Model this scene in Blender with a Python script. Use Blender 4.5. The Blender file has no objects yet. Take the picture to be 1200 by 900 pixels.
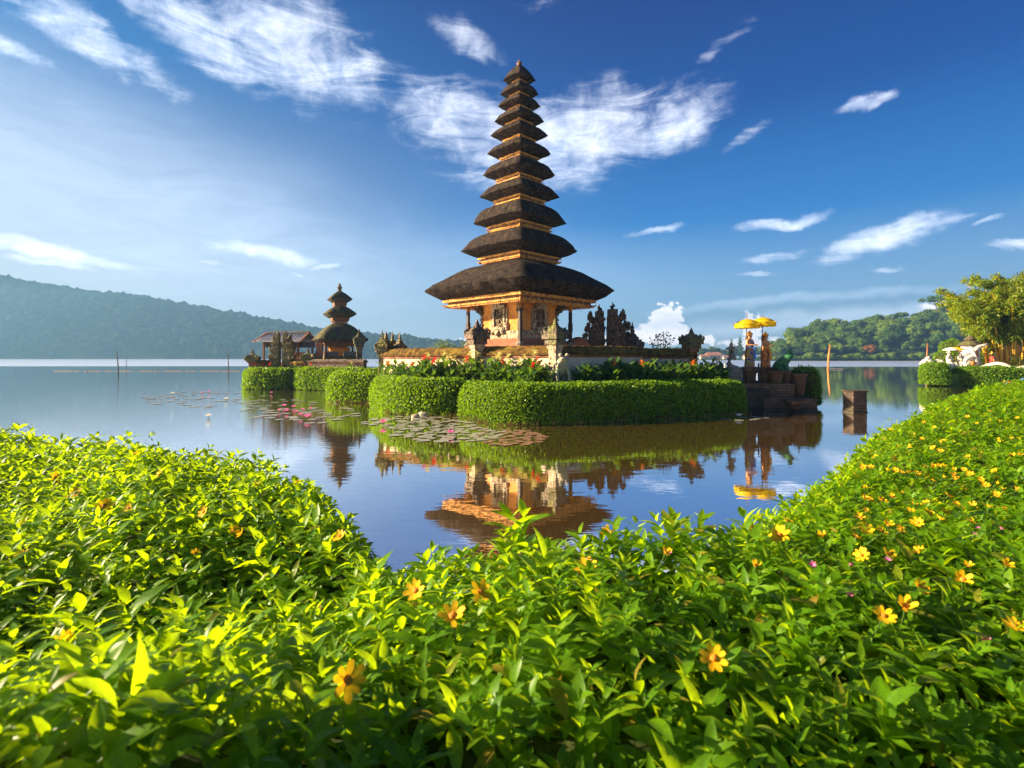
import bpy, bmesh, math, random
import numpy as np
from mathutils import Vector, Matrix, noise as mnoise

R = math.radians
random.seed(7)
rng = np.random.default_rng(7)
C = bpy.context.scene.collection
scene = bpy.context.scene

# ------------------------------------------------------------------ camera
EYE, FPX, HX, HY = 2.5, 620.0, 600.0, 419.0
cam_d = bpy.data.cameras.new('camera')
cam = bpy.data.objects.new('camera', cam_d)
C.objects.link(cam)
cam.location = (0, 0, EYE)
cam.rotation_euler = (R(90), 0, 0)
cam_d.sensor_width = 36
cam_d.lens = 36 * FPX / 1200
cam_d.shift_y = -(450 - HY) / 1200
cam_d.clip_start = 0.05
cam_d.clip_end = 6000
cam_d.dof.use_dof = True
cam_d.dof.focus_distance = 16
cam_d.dof.aperture_fstop = 4.5
scene.camera = cam


def P(px, py, Y):
    return Vector(((px - HX) / FPX * Y, Y, EYE + (HY - py) / FPX * Y))


# ------------------------------------------------------------------ light
SUN_EL, SUN_AZ = R(21), R(-90)     # azimuth from +Y towards +X
sun_d = bpy.data.lights.new('sun', 'SUN')
sun_d.energy = 5.0
sun_d.angle = R(0.5)
sun_d.color = (1.0, 0.80, 0.52)
sun = bpy.data.objects.new('sun', sun_d)
C.objects.link(sun)
sdir = Vector((math.sin(SUN_AZ) * math.cos(SUN_EL), math.cos(SUN_AZ) * math.cos(SUN_EL), math.sin(SUN_EL)))
sun.rotation_euler = sdir.to_track_quat('Z', 'Y').to_euler()
sun.location = sdir * 60

scene.view_settings.view_transform = 'Standard'
scene.view_settings.look = 'None'
scene.view_settings.exposure = 2.12
scene.view_settings.gamma = 1
scene.cycles.use_denoising = True
scene.cycles.max_bounces = 8
scene.cycles.transparent_max_bounces = 8
scene.cycles.volume_bounces = 0
scene.cycles.sample_clamp_indirect = 4
scene.cycles.use_adaptive_sampling = True
scene.cycles.adaptive_threshold = 0.02

# ------------------------------------------------------------------ world
world = bpy.data.worlds.new('World')
scene.world = world
world.use_nodes = True


class NT:
    def __init__(self, tree):
        self.t = tree
        self.n = tree.nodes
        self.l = tree.links

    def new(self, typ, **kw):
        n = self.n.new(typ)
        for k, v in kw.items():
            setattr(n, k, v)
        return n

    def put(self, sock, v):
        if isinstance(v, bpy.types.NodeSocket):
            self.l.new(v, sock)
        elif v is not None:
            sock.default_value = v

    def math(self, op, a, b=None, c=None, clamp=False):
        n = self.new('ShaderNodeMath', operation=op, use_clamp=clamp)
        self.put(n.inputs[0], a)
        self.put(n.inputs[1], b)
        self.put(n.inputs[2], c)
        return n.outputs[0]

    def mix(self, f, a, b, typ='MIX'):
        n = self.new('ShaderNodeMix', data_type='RGBA', blend_type=typ)
        self.put(n.inputs[0], f)
        self.put(n.inputs[6], a)
        self.put(n.inputs[7], b)
        return n.outputs[2]

    def noise(self, vec, scale, detail=4, rough=0.55, dist=0.0, out=0):
        n = self.new('ShaderNodeTexNoise')
        if vec is not None:
            self.put(n.inputs['Vector'], vec)
        n.inputs['Scale'].default_value = scale
        n.inputs['Detail'].default_value = detail
        n.inputs['Roughness'].default_value = rough
        n.inputs['Distortion'].default_value = dist
        return n.outputs[out]

    def mapping(self, vec, loc=(0, 0, 0), rot=(0, 0, 0), scale=(1, 1, 1), typ='POINT'):
        n = self.new('ShaderNodeMapping', vector_type=typ)
        self.put(n.inputs[0], vec)
        n.inputs['Location'].default_value = loc
        n.inputs['Rotation'].default_value = rot
        n.inputs['Scale'].default_value = scale
        return n.outputs[0]

    def maprange(self, v, a, b, c=0.0, d=1.0, smooth=False):
        n = self.new('ShaderNodeMapRange')
        n.interpolation_type = 'SMOOTHSTEP' if smooth else 'LINEAR'
        self.put(n.inputs[0], v)
        for i, x in enumerate((a, b, c, d)):
            n.inputs[i + 1].default_value = x
        return n.outputs[0]

    def ramp(self, v, stops):
        n = self.new('ShaderNodeValToRGB')
        self.put(n.inputs[0], v)
        e = n.color_ramp.elements
        while len(e) < len(stops):
            e.new(0.5)
        for i, (p, c) in enumerate(stops):
            e[i].position = p
            e[i].color = (*c, 1)
        return n.outputs[0]


def build_world():
    t = NT(world.node_tree)
    t.n.clear()
    out = t.new('ShaderNodeOutputWorld')
    bg = t.new('ShaderNodeBackground')
    bg.inputs[1].default_value = 0.05
    sky = t.new('ShaderNodeTexSky', sky_type='NISHITA')
    sky.sun_disc = False
    sky.sun_elevation = SUN_EL
    sky.sun_rotation = SUN_AZ
    sky.altitude = 1200
    sky.air_density = 1.0
    sky.dust_density = 0.8
    sky.ozone_density = 2.5
    hsv = t.new('ShaderNodeHueSaturation')
    hsv.inputs['Saturation'].default_value = 1.28
    hsv.inputs['Hue'].default_value = 0.512
    hsv.inputs['Value'].default_value = 1.0
    t.l.new(sky.outputs[0], hsv.inputs['Color'])
    tc = t.new('ShaderNodeTexCoord')
    sep = t.new('ShaderNodeSeparateXYZ')
    t.l.new(tc.outputs['Generated'], sep.inputs[0])
    x, y, z = sep.outputs
    az = t.math('ARCTAN2', x, y)
    hyp = t.math('SQRT', t.math('ADD', t.math('MULTIPLY', x, x), t.math('MULTIPLY', y, y)))
    el = t.math('ARCTAN2', z, hyp)
    cmb = t.new('ShaderNodeCombineXYZ')
    t.l.new(az, cmb.inputs[0])
    t.l.new(el, cmb.inputs[1])
    ae = cmb.outputs[0]
    # deep polarised blue overhead, pale towards the horizon and towards the low sun
    hi = t.ramp(t.maprange(el, 0.0, 1.0), [(0.0, (3.0, 4.0, 5.0)), (0.10, (1.6, 3.0, 4.7)), (0.24, (0.12, 1.25, 3.5)), (0.42, (0.0, 0.42, 1.95)), (0.62, (0.0, 0.17, 1.2)), (1.0, (0.0, 0.13, 0.9))])
    lo = t.ramp(t.maprange(el, 0.0, 1.0), [(0.0, (4.8, 4.9, 5.1)), (0.12, (3.6, 3.8, 4.3)), (0.28, (1.85, 2.3, 3.25)), (0.45, (0.20, 1.2, 3.1)), (0.62, (0.0, 0.46, 1.9)), (1.0, (0.1, 0.5, 2.0))])
    side = t.maprange(az, 0.25, -1.0, 0, 1, True)
    grad = t.mix(side, hi, lo)
    skyc = t.mix(1.0, t.mix(0.01, grad, hsv.outputs[0]), (0.90, 0.93, 0.93, 1), 'MULTIPLY')
    # warp so that edges fray
    nz = t.noise(ae, 9, 5, 0.6, 0, 1)
    w = t.new('ShaderNodeVectorMath', operation='MULTIPLY_ADD')
    t.put(w.inputs[0], nz)
    w.inputs[1].default_value = (0.06, 0.05, 0)
    off = t.new('ShaderNodeVectorMath', operation='SUBTRACT')
    t.put(off.inputs[0], ae)
    off.inputs[1].default_value = (0.03, 0.025, 0)
    t.put(w.inputs[2], off.outputs[0])
    aw = w.outputs[0]

    def ang(px, py):
        X, Z = (px - HX) / FPX, (HY - py) / FPX
        return math.atan2(X, 1), math.atan2(Z, math.hypot(X, 1))

    def blob(px, py, sx, sy, rot, strength, vec):
        a0, e0 = ang(px, py)
        a1, _ = ang(px + sx, py)
        a2, _ = ang(px - sx, py)
        _, e1 = ang(px, py - sy)
        _, e2 = ang(px, py + sy)
        v = t.mapping(vec, (a0, e0, 0), (0, 0, R(rot)), (abs(a1 - a2) / 2, abs(e1 - e2) / 2, 1), 'TEXTURE')
        ln = t.new('ShaderNodeVectorMath', operation='LENGTH')
        t.put(ln.inputs[0], v)
        return t.maprange(ln.outputs['Value'], 0.2, 1.4, strength, 0.0, True)

    def union(lst, vec):
        acc = None
        for b in lst:
            o = blob(*b, vec)
            acc = o if acc is None else t.math('MAXIMUM', acc, o)
        return acc
    cirrus = [(350, 62, 130, 72, -12, .95), (230, 34, 150, 46, -20, .9), (90, 30, 180, 36, -20, .85),
              (25, 62, 90, 14, -8, .6), (545, 45, 55, 26, -25, .85), (640, 8, 60, 8, 0, .4), (500, 103, 24, 6, 14, .8),
              (560, 152, 125, 58, -14, .95), (660, 165, 150, 66, 12, 1.05), (780, 142, 95, 46, 14, .95),
              (880, 158, 42, 9, 26, .6), (1015, 122, 44, 11, 10, 1.0), (850, 50, 60, 10, 28, .4),
              (915, 259, 65, 9, 5, 1.05), (1030, 280, 95, 22, 14, 1.1), (905, 301, 42, 9, 6, .85),
              (768, 270, 50, 6, 2, .9), (1185, 286, 45, 7, -10, .95), (1155, 257, 26, 5, 18, .6), (1040, 316, 26, 4, 8, .8),
              (885, 323, 24, 4, 0, .7), (1130, 250, 24, 5, 16, .4),
              (60, 299, 140, 11, -3, 1.1), (310, 296, 70, 11, -4, 1.05), (250, 308, 18, 4, 0, .9), (385, 312, 24, 4, 0, .9),
              (352, 318, 10, 3, 0, .8), (70, 312, 70, 6, 0, .9)]
    M = union(cirrus, aw)
    st = t.mapping(ae, (0, 0, 0), (0, 0, R(-16)), (5.0, 21, 1))
    n1 = t.noise(st, 1.0, 12, 0.66, 1.6)
    n2 = t.noise(ae, 17, 10, 0.66, 0.5)
    n = t.math('ADD', t.math('MULTIPLY', n1, 0.62), t.math('MULTIPLY', n2, 0.38))
    a = t.math('ADD', M, t.math('MULTIPLY', t.math('SUBTRACT', n, 0.5), 3.0))
    alpha = t.math('MULTIPLY', t.maprange(a, 0.18, 1.6, 0, 1, True), t.maprange(M, 0.0, 0.55, 0, 1, True))
    alpha = t.math('MULTIPLY', t.math('MULTIPLY', alpha, 0.86), t.maprange(t.noise(ae, 5.5, 4, .6), .3, .62, .55, 1.0))
    # cumulus low on the horizon
    cum = [(782, 372, 20, 17, 0, 1.2), (775, 392, 38, 16, 0, 1.2), (745, 398, 34, 9, 0, 1.1), (812, 398, 30, 9, 0, 1.0),
           (880, 402, 46, 8, 0, .9), (552, 402, 22, 8, 0, 1.1), (700, 400, 40, 6, 0, 1.0), (880, 385, 12, 22, 0, .9),
           (940, 404, 40, 8, 0, .8), (1105, 362, 36, 14, 0, 1.0), (1045, 378, 60, 10, 0, .5)]
    wc = t.new('ShaderNodeVectorMath', operation='MULTIPLY_ADD')
    t.put(wc.inputs[0], t.noise(ae, 60, 7, 0.62, 0, 1))
    wc.inputs[1].default_value = (0.06, 0.05, 0)
    offc = t.new('ShaderNodeVectorMath', operation='SUBTRACT')
    t.put(offc.inputs[0], ae)
    offc.inputs[1].default_value = (0.03, 0.025, 0)
    t.put(wc.inputs[2], offc.outputs[0])
    Mc = union(cum, wc.outputs[0])
    alc = t.math('MULTIPLY', t.maprange(Mc, 0.30, 0.62, 0, 1, True), 0.88)
    # thin veil, left half and a streak at the right
    V = union([(150, 250, 520, 130, -14, .36), (1010, 372, 330, 13, 3, .65), (930, 352, 200, 6, 3, .35), (500, 330, 300, 70, 0, .15)], aw)
    V = t.math('MULTIPLY', V, t.maprange(n1, 0.3, 0.7, 0.5, 1.0))
    base = t.mix(V, skyc, (6.6, 7.8, 9.6, 1))
    cc = t.mix(t.maprange(n2, 0.3, 0.7), (7.2, 8.0, 9.6, 1), (9.6, 9.8, 10.4, 1))
    c1 = t.mix(alpha, base, cc)
    cucol = t.mix(t.maprange(t.noise(ae, 40, 3, .5), 0.35, 0.65), (7.6, 7.6, 8.6, 1), (10.2, 9.6, 9.2, 1))
    c2 = t.mix(alc, c1, cucol)
    t.l.new(c2, bg.inputs[0])
    t.l.new(bg.outputs[0], out.inputs[0])


build_world()

# ------------------------------------------------------------------ materials
def pos_vec(t):
    g = t.new('ShaderNodeNewGeometry')
    return g


def mat_base(name):
    m = bpy.data.materials.new(name)
    m.use_nodes = True
    t = NT(m.node_tree)
    b = t.n['Principled BSDF']
    return m, t, b


def rough_mat(name, cols, scale=3.0, rough=0.85, bump=0.4, bscale=None, bdist=0.03, detail=6, moss=None, moss_amt=0.5,
              stretch=(1, 1, 1), metal=0.0, spec=0.3):
    """cols: 2 or 3 colours mixed by world-space noise, optional moss on upward faces"""
    m, t, b = mat_base(name)
    g = t.new('ShaderNodeNewGeometry')
    v = t.mapping(g.outputs['Position'], (0, 0, 0), (0, 0, 0), stretch)
    f = t.noise(v, scale, detail, 0.6)
    k = len(cols)
    c = t.ramp(f, [(0.32 + 0.36 * i / (k - 1), cols[i]) for i in range(k)])
    if moss:
        sep = t.new('ShaderNodeSeparateXYZ')
        t.l.new(g.outputs['Normal'], sep.inputs[0])
        mf = t.math('MULTIPLY', t.maprange(sep.outputs[2], -0.2, 0.6, 0.25, 1), t.maprange(t.noise(v, scale * 0.6, 5, 0.65), 0.62 - 0.35 * moss_amt, 0.75 - 0.3 * moss_amt, 0, 1))
        c = t.mix(mf, c, (*moss, 1))
    t.put(b.inputs['Base Color'], c)
    b.inputs['Roughness'].default_value = rough
    b.inputs['Metallic'].default_value = metal
    b.inputs['Specular IOR Level'].default_value = spec
    if bump:
        bn = t.new('ShaderNodeBump')
        bn.inputs['Strength'].default_value = bump
        bn.inputs['Distance'].default_value = bdist
        t.put(bn.inputs['Height'], t.noise(v, bscale or scale * 5, 6, 0.65))
        t.l.new(bn.outputs[0], b.inputs['Normal'])
    return m


def carved_mat(name, cols, scale=9.0, bdist=0.06, rough=0.8, moss=None, moss_amt=.5):
    """deeply carved surface: voronoi relief with the later, mostly darker colours in the hollows"""
    m, t, b = mat_base(name)
    g = t.new('ShaderNodeNewGeometry')
    v = g.outputs['Position']
    w = t.noise(v, scale * .7, 3, .6, 0, 1)
    vv = t.new('ShaderNodeVectorMath', operation='MULTIPLY_ADD')
    t.put(vv.inputs[0], w)
    vv.inputs[1].default_value = (.25, .25, .25)
    t.put(vv.inputs[2], v)
    vor = t.new('ShaderNodeTexVoronoi')
    t.put(vor.inputs['Vector'], vv.outputs[0])
    vor.inputs['Scale'].default_value = scale
    f = vor.outputs['Distance']
    f2 = t.noise(v, scale * .5, 6, .65)
    mixf = t.math('ADD', t.math('MULTIPLY', f, 0.55), t.math('MULTIPLY', f2, 0.6))
    c = t.ramp(mixf, [(0.38 + 0.36 * i / (len(cols) - 1), cols[i]) for i in range(len(cols))])
    if moss:
        sep = t.new('ShaderNodeSeparateXYZ')
        t.l.new(g.outputs['Normal'], sep.inputs[0])
        mf = t.math('MULTIPLY', t.maprange(sep.outputs[2], -0.3, 0.5, 0.3, 1), t.maprange(t.noise(v, 2.2, 5, 0.65), 0.62 - 0.35 * moss_amt, 0.75 - 0.3 * moss_amt, 0, 1))
        c = t.mix(mf, c, (*moss, 1))
    t.put(b.inputs['Base Color'], c)
    b.inputs['Roughness'].default_value = rough
    bn = t.new('ShaderNodeBump')
    bn.inputs['Strength'].default_value = 0.9
    bn.inputs['Distance'].default_value = bdist
    bn.invert = True
    t.put(bn.inputs['Height'], t.math('ADD', f, t.math('MULTIPLY', f2, .6)))
    t.l.new(bn.outputs[0], b.inputs['Normal'])
    return m


def leaf_mat(name, cols, trans=(0.3, 0.5, 0.02), tfac=0.4, rough=0.4, spec=0.5, patch=None, pscale=1.0):
    m, t, b = mat_base(name)
    g = t.new('ShaderNodeNewGeometry')
    rnd = g.outputs['Random Per Island']
    k = len(cols)
    c = t.ramp(rnd, [(i / (k - 1), cols[i]) for i in range(k)])
    if patch:
        pf = t.maprange(t.noise(g.outputs['Position'], pscale, 3, .5), 0.4, 0.62)
        c = t.mix(pf, c, (*patch, 1))
    mot = t.maprange(t.noise(g.outputs['Position'], 55, 4, .6), .3, .7, .72, 1.22)
    c = t.mix(1.0, c, mot, 'MULTIPLY')
    t.put(b.inputs['Base Color'], c)
    b.inputs['Roughness'].default_value = rough
    b.inputs['Specular IOR Level'].default_value = spec
    tr = t.new('ShaderNodeBsdfTranslucent')
    tcol = t.mix(rnd, (*[x * .75 for x in trans], 1), (*trans, 1))
    t.put(tr.inputs[0], t.mix(1.0, tcol, mot, 'MULTIPLY'))
    mx = t.new('ShaderNodeMixShader')
    mx.inputs[0].default_value = tfac
    t.l.new(b.outputs[0], mx.inputs[1])
    t.l.new(tr.outputs[0], mx.inputs[2])
    t.l.new(mx.outputs[0], t.n['Material Output'].inputs[0])
    return m


def plain(name, col, rough=0.6, metal=0, bump=0.0, scale=20, var=0.25, spec=.4):
    a = tuple(x * (1 - var) for x in col)
    b = tuple(min(1, x * (1 + var)) for x in col)
    return rough_mat(name, [a, b], scale, rough, bump, metal=metal, spec=spec)


M = {}
M['thatch'] = rough_mat('black_palm_thatch', [(0.013, 0.009, 0.009), (0.036, 0.025, 0.021), (0.09, 0.062, 0.045)], 5, 0.95, 1.0, 20, 0.12,
                        moss=(0.07, 0.085, 0.025), moss_amt=0.12, stretch=(1, 1, .22), spec=0.1)
M['thatch_small'] = rough_mat('weathered_thatch', [(0.045, 0.036, 0.03), (0.12, 0.095, 0.065)], 4, 0.95, .8, 14, 0.08,
                              moss=(0.10, 0.10, 0.03), moss_amt=0.5, spec=0.1)
M['dim_wood'] = carved_mat('dim_carved_wood', [(0.34, 0.16, 0.035), (0.16, 0.07, 0.02), (0.04, 0.02, 0.01)], 9, 0.03)  # tier boxes and eave recess: shade put into the colour; finial just darker gold
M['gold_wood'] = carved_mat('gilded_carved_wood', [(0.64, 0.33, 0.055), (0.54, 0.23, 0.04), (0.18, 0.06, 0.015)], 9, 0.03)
M['dark_wood'] = rough_mat('dark_post_wood', [(0.03, 0.02, 0.015), (0.06, 0.04, 0.03)], 8, 0.6, .3)
M['brown_wood'] = rough_mat('brown_wood', [(0.12, 0.05, 0.02), (0.22, 0.10, 0.045)], 8, 0.7, .3)
M['orange_wall'] = rough_mat('ochre_orange_plaster', [(0.42, 0.13, 0.03), (0.66, 0.26, 0.05), (0.75, 0.36, 0.07)], 1.6, 0.85, .3)
M['cream_stone'] = carved_mat('carved_paras_stone', [(0.50, 0.40, 0.27), (0.42, 0.31, 0.19), (0.12, 0.08, 0.05)], 8, 0.05)
M['relief'] = carved_mat('dark_relief_stone', [(0.42, 0.32, 0.18), (0.20, 0.13, 0.06), (0.03, 0.02, 0.01)], 13, 0.07)
M['cream_wall'] = rough_mat('cream_plaster', [(0.50, 0.36, 0.24), (0.66, 0.52, 0.38), (0.7, 0.58, 0.44)], 1.2, 0.85, .2)
M['brick'] = rough_mat('red_brick', [(0.20, 0.08, 0.045), (0.36, 0.15, 0.08)], 3, 0.9, .6)
M['coping'] = rough_mat('mossy_coping', [(0.05, 0.028, 0.012), (0.12, 0.065, 0.02), (0.22, 0.12, 0.03)], 5, 0.95, 1, 16, 0.10, moss=(0.24, 0.16, 0.025), moss_amt=.42, spec=0.1)
M['dark_stone'] = carved_mat('dark_carved_stone', [(0.24, 0.145, 0.095), (0.13, 0.078, 0.052), (0.03, 0.02, 0.015)], 8, 0.07, moss=(0.11, 0.10, 0.025), moss_amt=.25)
M['brown_stone'] = carved_mat('mossy_brown_stone', [(0.26, 0.16, 0.09), (0.15, 0.085, 0.045), (0.04, 0.025, 0.015)], 7, 0.07, moss=(0.19, 0.17, 0.03), moss_amt=.7)
M['finial_stone'] = carved_mat('mossy_grey_stone', [(0.20, 0.15, 0.09), (0.10, 0.075, 0.045), (0.03, 0.02, 0.015)], 7, 0.06, moss=(0.15, 0.14, 0.025), moss_amt=.55)
M['plinth_brown'] = rough_mat('brown_wet_stone', [(0.06, 0.028, 0.014), (0.19, 0.09, 0.045)], 2.5, 0.8, .6, 10, .04, moss=(0.05, 0.06, 0.015), moss_amt=.3)
M['wet_timber'] = rough_mat('dark_wet_brick', [(0.02, 0.013, 0.009), (0.06, 0.036, 0.022), (0.10, 0.06, 0.03)], 4, 0.8, .9, 14, .06)
M['green_dress'] = carved_mat('painted_green_cloth', [(.06, .24, .07), (.50, .22, .04), (.04, .07, .22)], 6, .05)
M['orange_dress'] = carved_mat('painted_orange_cloth', [(.66, .26, .05), (.42, .12, .03), (.12, .05, .02)], 7, .05)


def block_mat(name, cols, bw=.34, bh=.13):
    m, t, b = mat_base(name)
    g = t.new('ShaderNodeNewGeometry')
    sep = t.new('ShaderNodeSeparateXYZ')
    t.l.new(g.outputs['Position'], sep.inputs[0])
    wob = t.math('MULTIPLY', t.noise(g.outputs['Position'], 6, 3, .6), .05)
    cmb = t.new('ShaderNodeCombineXYZ')
    t.put(cmb.inputs[0], t.math('ADD', t.math('ADD', sep.outputs[0], sep.outputs[1]), wob))
    t.put(cmb.inputs[1], t.math('ADD', sep.outputs[2], wob))
    br = t.new('ShaderNodeTexBrick')
    t.put(br.inputs['Vector'], cmb.outputs[0])
    br.inputs['Scale'].default_value = 1
    br.inputs['Brick Width'].default_value = bw
    br.inputs['Row Height'].default_value = bh
    br.inputs['Mortar Size'].default_value = .012
    br.inputs['Color1'].default_value = (*cols[0], 1)
    br.inputs['Color2'].default_value = (*cols[1], 1)
    br.inputs['Mortar'].default_value = (*cols[2], 1)
    st = t.maprange(t.noise(g.outputs['Position'], 2.2, 6, .65), .35, .65, .55, 1.25)
    c = t.mix(1.0, br.outputs[0], st, 'MULTIPLY')
    wet = t.maprange(t.math('ADD', sep.outputs[2], t.math('MULTIPLY', wob, 3)), .10, .32, 0, 1)
    c = t.mix(wet, t.mix(.65, c, (.012, .016, .006, 1)), c)
    t.put(b.inputs['Base Color'], c)
    b.inputs['Roughness'].default_value = .8
    bn = t.new('ShaderNodeBump')
    bn.inputs['Strength'].default_value = .9
    bn.inputs['Distance'].default_value = .03
    t.put(bn.inputs['Height'], t.math('SUBTRACT', t.noise(g.outputs['Position'], 14, 5, .6), br.outputs['Fac']))
    t.l.new(bn.outputs[0], b.inputs['Normal'])
    return m


M['wet_brick'] = block_mat('dark_wet_pier_brick', [(.10, .06, .035), (.06, .038, .024), (.02, .016, .012)], .26, .11)
M['platform_brick'] = block_mat('mossy_platform_brick', [(.20, .10, .05), (.12, .065, .035), (.035, .03, .02)])
M['grey_stone'] = rough_mat('grey_stone', [(0.14, 0.12, 0.10), (0.28, 0.24, 0.2)], 5, 0.85, .5, 20, .02, moss=(0.10, 0.10, 0.03), moss_amt=.2)
M['tin'] = rough_mat('old_tin_roof', [(0.20, 0.20, 0.22), (0.34, 0.34, 0.36)], 2, 0.55, .3)
M['ground'] = rough_mat('soil', [(0.03, 0.02, 0.01), (0.06, 0.045, 0.02)], 2, 0.95, .5)
M['grass_ground'] = rough_mat('mown_grass', [(0.04, 0.08, 0.012), (0.08, 0.13, 0.02)], 4, 0.95, .8, 30, .05)
M['underbrush'] = rough_mat('shaded_soil_and_litter', [(0.02, 0.04, 0.005), (0.05, 0.07, 0.012)], 8, 0.95, .5)
M['hedge_core'] = rough_mat('hedge_twigs', [(0.015, 0.018, 0.005), (0.05, 0.038, 0.014)], 8, 0.95, .5)
M['hedge_leaf'] = leaf_mat('clipped_hedge_leaf', [(0.05, 0.12, 0.004), (0.09, 0.19, 0.005), (0.14, 0.25, 0.006)], (0.38, 0.62, 0.005), 0.36, 0.5, .3)
M['cover_leaf'] = leaf_mat('ground_cover_leaf', [(0.05, 0.14, 0.004), (0.09, 0.21, 0.005), (0.13, 0.27, 0.006), (0.17, 0.30, 0.008), (0.06, 0.16, 0.004), (0.10, 0.22, 0.004), (0.14, 0.27, 0.006), (0.055, 0.16, 0.004), (0.10, 0.22, 0.005), (0.14, 0.27, 0.006), (0.065, 0.17, 0.004), (0.11, 0.24, 0.005), (0.24, 0.15, 0.02)], (0.62, 0.87, 0.006), 0.52, 0.42, .28)
M['canna_leaf'] = leaf_mat('canna_leaf', [(0.035, 0.10, 0.018), (0.06, 0.15, 0.02)], (0.26, 0.45, 0.02), 0.35, 0.35, .5)
M['stem'] = plain('green_stem', (0.07, 0.13, 0.02), 0.5)
M['brown_stem'] = plain('brown_stem', (0.14, 0.05, 0.02), 0.6)
M['tree_leaf'] = leaf_mat('forest_leaf', [(0.035, 0.08, 0.010), (0.06, 0.13, 0.014), (0.11, 0.18, 0.02)], (0.16, 0.22, 0.02), 0.25, 0.6, .2)
M['tree_leaf_light'] = leaf_mat('light_forest_leaf', [(0.09, 0.16, 0.012), (0.16, 0.23, 0.02)], (0.24, 0.30, 0.02), 0.25, 0.6, .2)
M['tree_leaf_red'] = leaf_mat('orange_flowering_leaf', [(0.09, 0.10, 0.02), (0.35, 0.09, 0.02)], (0.4, 0.12, 0.02), 0.25, 0.6, .2)
M['bamboo_leaf'] = leaf_mat('bamboo_leaf', [(0.06, 0.13, 0.005), (0.11, 0.19, 0.006), (0.24, 0.25, 0.008)], (0.56, 0.58, 0.005), 0.40, 0.5, .3)
M['bamboo'] = plain('yellow_bamboo', (0.80, 0.42, 0.03), 0.45)
M['trunk'] = rough_mat('bark', [(0.06, 0.04, 0.025), (0.14, 0.10, 0.06)], 4, .9, .5)
M['forest_far'] = rough_mat('far_forest', [(0.014, 0.024, 0.012), (0.03, 0.042, 0.018)], 0.05, 1, .0, spec=0)
M['gold_moss'] = plain('dry_reed', (0.38, 0.24, 0.05), .8)
M['yellow_petal'] = leaf_mat('yellow_petal', [(0.88, 0.46, 0.008), (0.90, 0.55, 0.012)], (0.95, 0.56, 0.008), 0.35, 0.6, .2)
M['flower_eye'] = plain('flower_centre', (0.55, 0.20, 0.01), .8)
M['red_petal'] = leaf_mat('red_petal', [(0.75, 0.02, 0.01), (0.85, 0.05, 0.02)], (0.9, 0.03, 0.01), 0.3, 0.6, .2)
M['cream_petal'] = leaf_mat('cream_petal', [(0.75, 0.65, 0.2), (0.85, 0.75, 0.35)], (0.9, 0.8, 0.2), 0.3, 0.6, .2)
M['orange_petal'] = leaf_mat('orange_petal', [(0.75, 0.15, 0.02), (0.8, 0.3, 0.02)], (0.9, 0.3, 0.02), 0.3, 0.6, .2)
M['pink_petal'] = leaf_mat('pink_petal', [(0.80, 0.12, 0.40), (0.85, 0.25, 0.5)], (0.9, 0.2, 0.5), 0.35, 0.6, .2)
M['white_petal'] = leaf_mat('white_petal', [(0.75, 0.7, 0.6), (0.8, 0.78, 0.7)], (0.8, 0.8, 0.7), 0.3, 0.6, .2)
M['lily_pad'] = leaf_mat('lily_pad', [(0.24, 0.26, 0.16), (0.36, 0.36, 0.27), (0.38, 0.32, 0.26)], (0.2, 0.2, 0.05), 0.03, 0.3, 0.9)
M['lily_pad_brown'] = leaf_mat('brown_lily_pad', [(0.26, 0.14, 0.08), (0.34, 0.20, 0.12)], (0.2, 0.1, 0.05), 0.05, 0.3, .7)
M['parasol'] = leaf_mat('yellow_silk', [(0.88, 0.58, 0.01), (0.90, 0.62, 0.012)], (0.95, 0.66, 0.01), 0.5, 0.6, .2)
M['white_cloth'] = plain('white_cloth', (0.75, 0.70, 0.6), .7, var=.08)
M['white_stone'] = rough_mat('whitewashed_stone', [(0.45, 0.38, 0.28), (0.72, 0.66, 0.55)], 5, .8, .5)
M['skin_paint'] = plain('painted_skin', (0.45, 0.20, 0.09), .5)
M['gold_paint'] = plain('gold_paint', (0.60, 0.27, 0.03), .45)
M['green_paint'] = plain('green_paint', (0.04, 0.14, 0.05), .5)
M['orange_paint'] = plain('orange_paint', (0.52, 0.17, 0.03), .5)
M['blue_paint'] = plain('blue_paint', (0.06, 0.15, 0.45), .5)
M['red_paint'] = plain('red_paint', (0.60, 0.03, 0.02), .5)
M['black_paint'] = plain('black_paint', (0.02, 0.018, 0.018), .5)
M['frog_green'] = rough_mat('green_glazed_stone', [(0.02, 0.10, 0.03), (0.06, 0.20, 0.08)], 5, .4, .4)
M['frog_grey'] = rough_mat('lichened_grey_stone', [(0.30, 0.20, 0.12), (0.38, 0.34, 0.24), (0.22, 0.30, 0.22)], 4, .8, .5)
M['water_jet'] = plain('water_jet', (0.8, 0.85, 0.9), .1)
M['roof_tile'] = plain('clay_roof', (0.34, 0.13, 0.07), .8)
M['house_wall'] = plain('pale_house_wall', (0.62, 0.52, 0.40), .8)
M['rope'] = plain('float_line', (0.35, 0.25, 0.18), .7)


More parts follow.
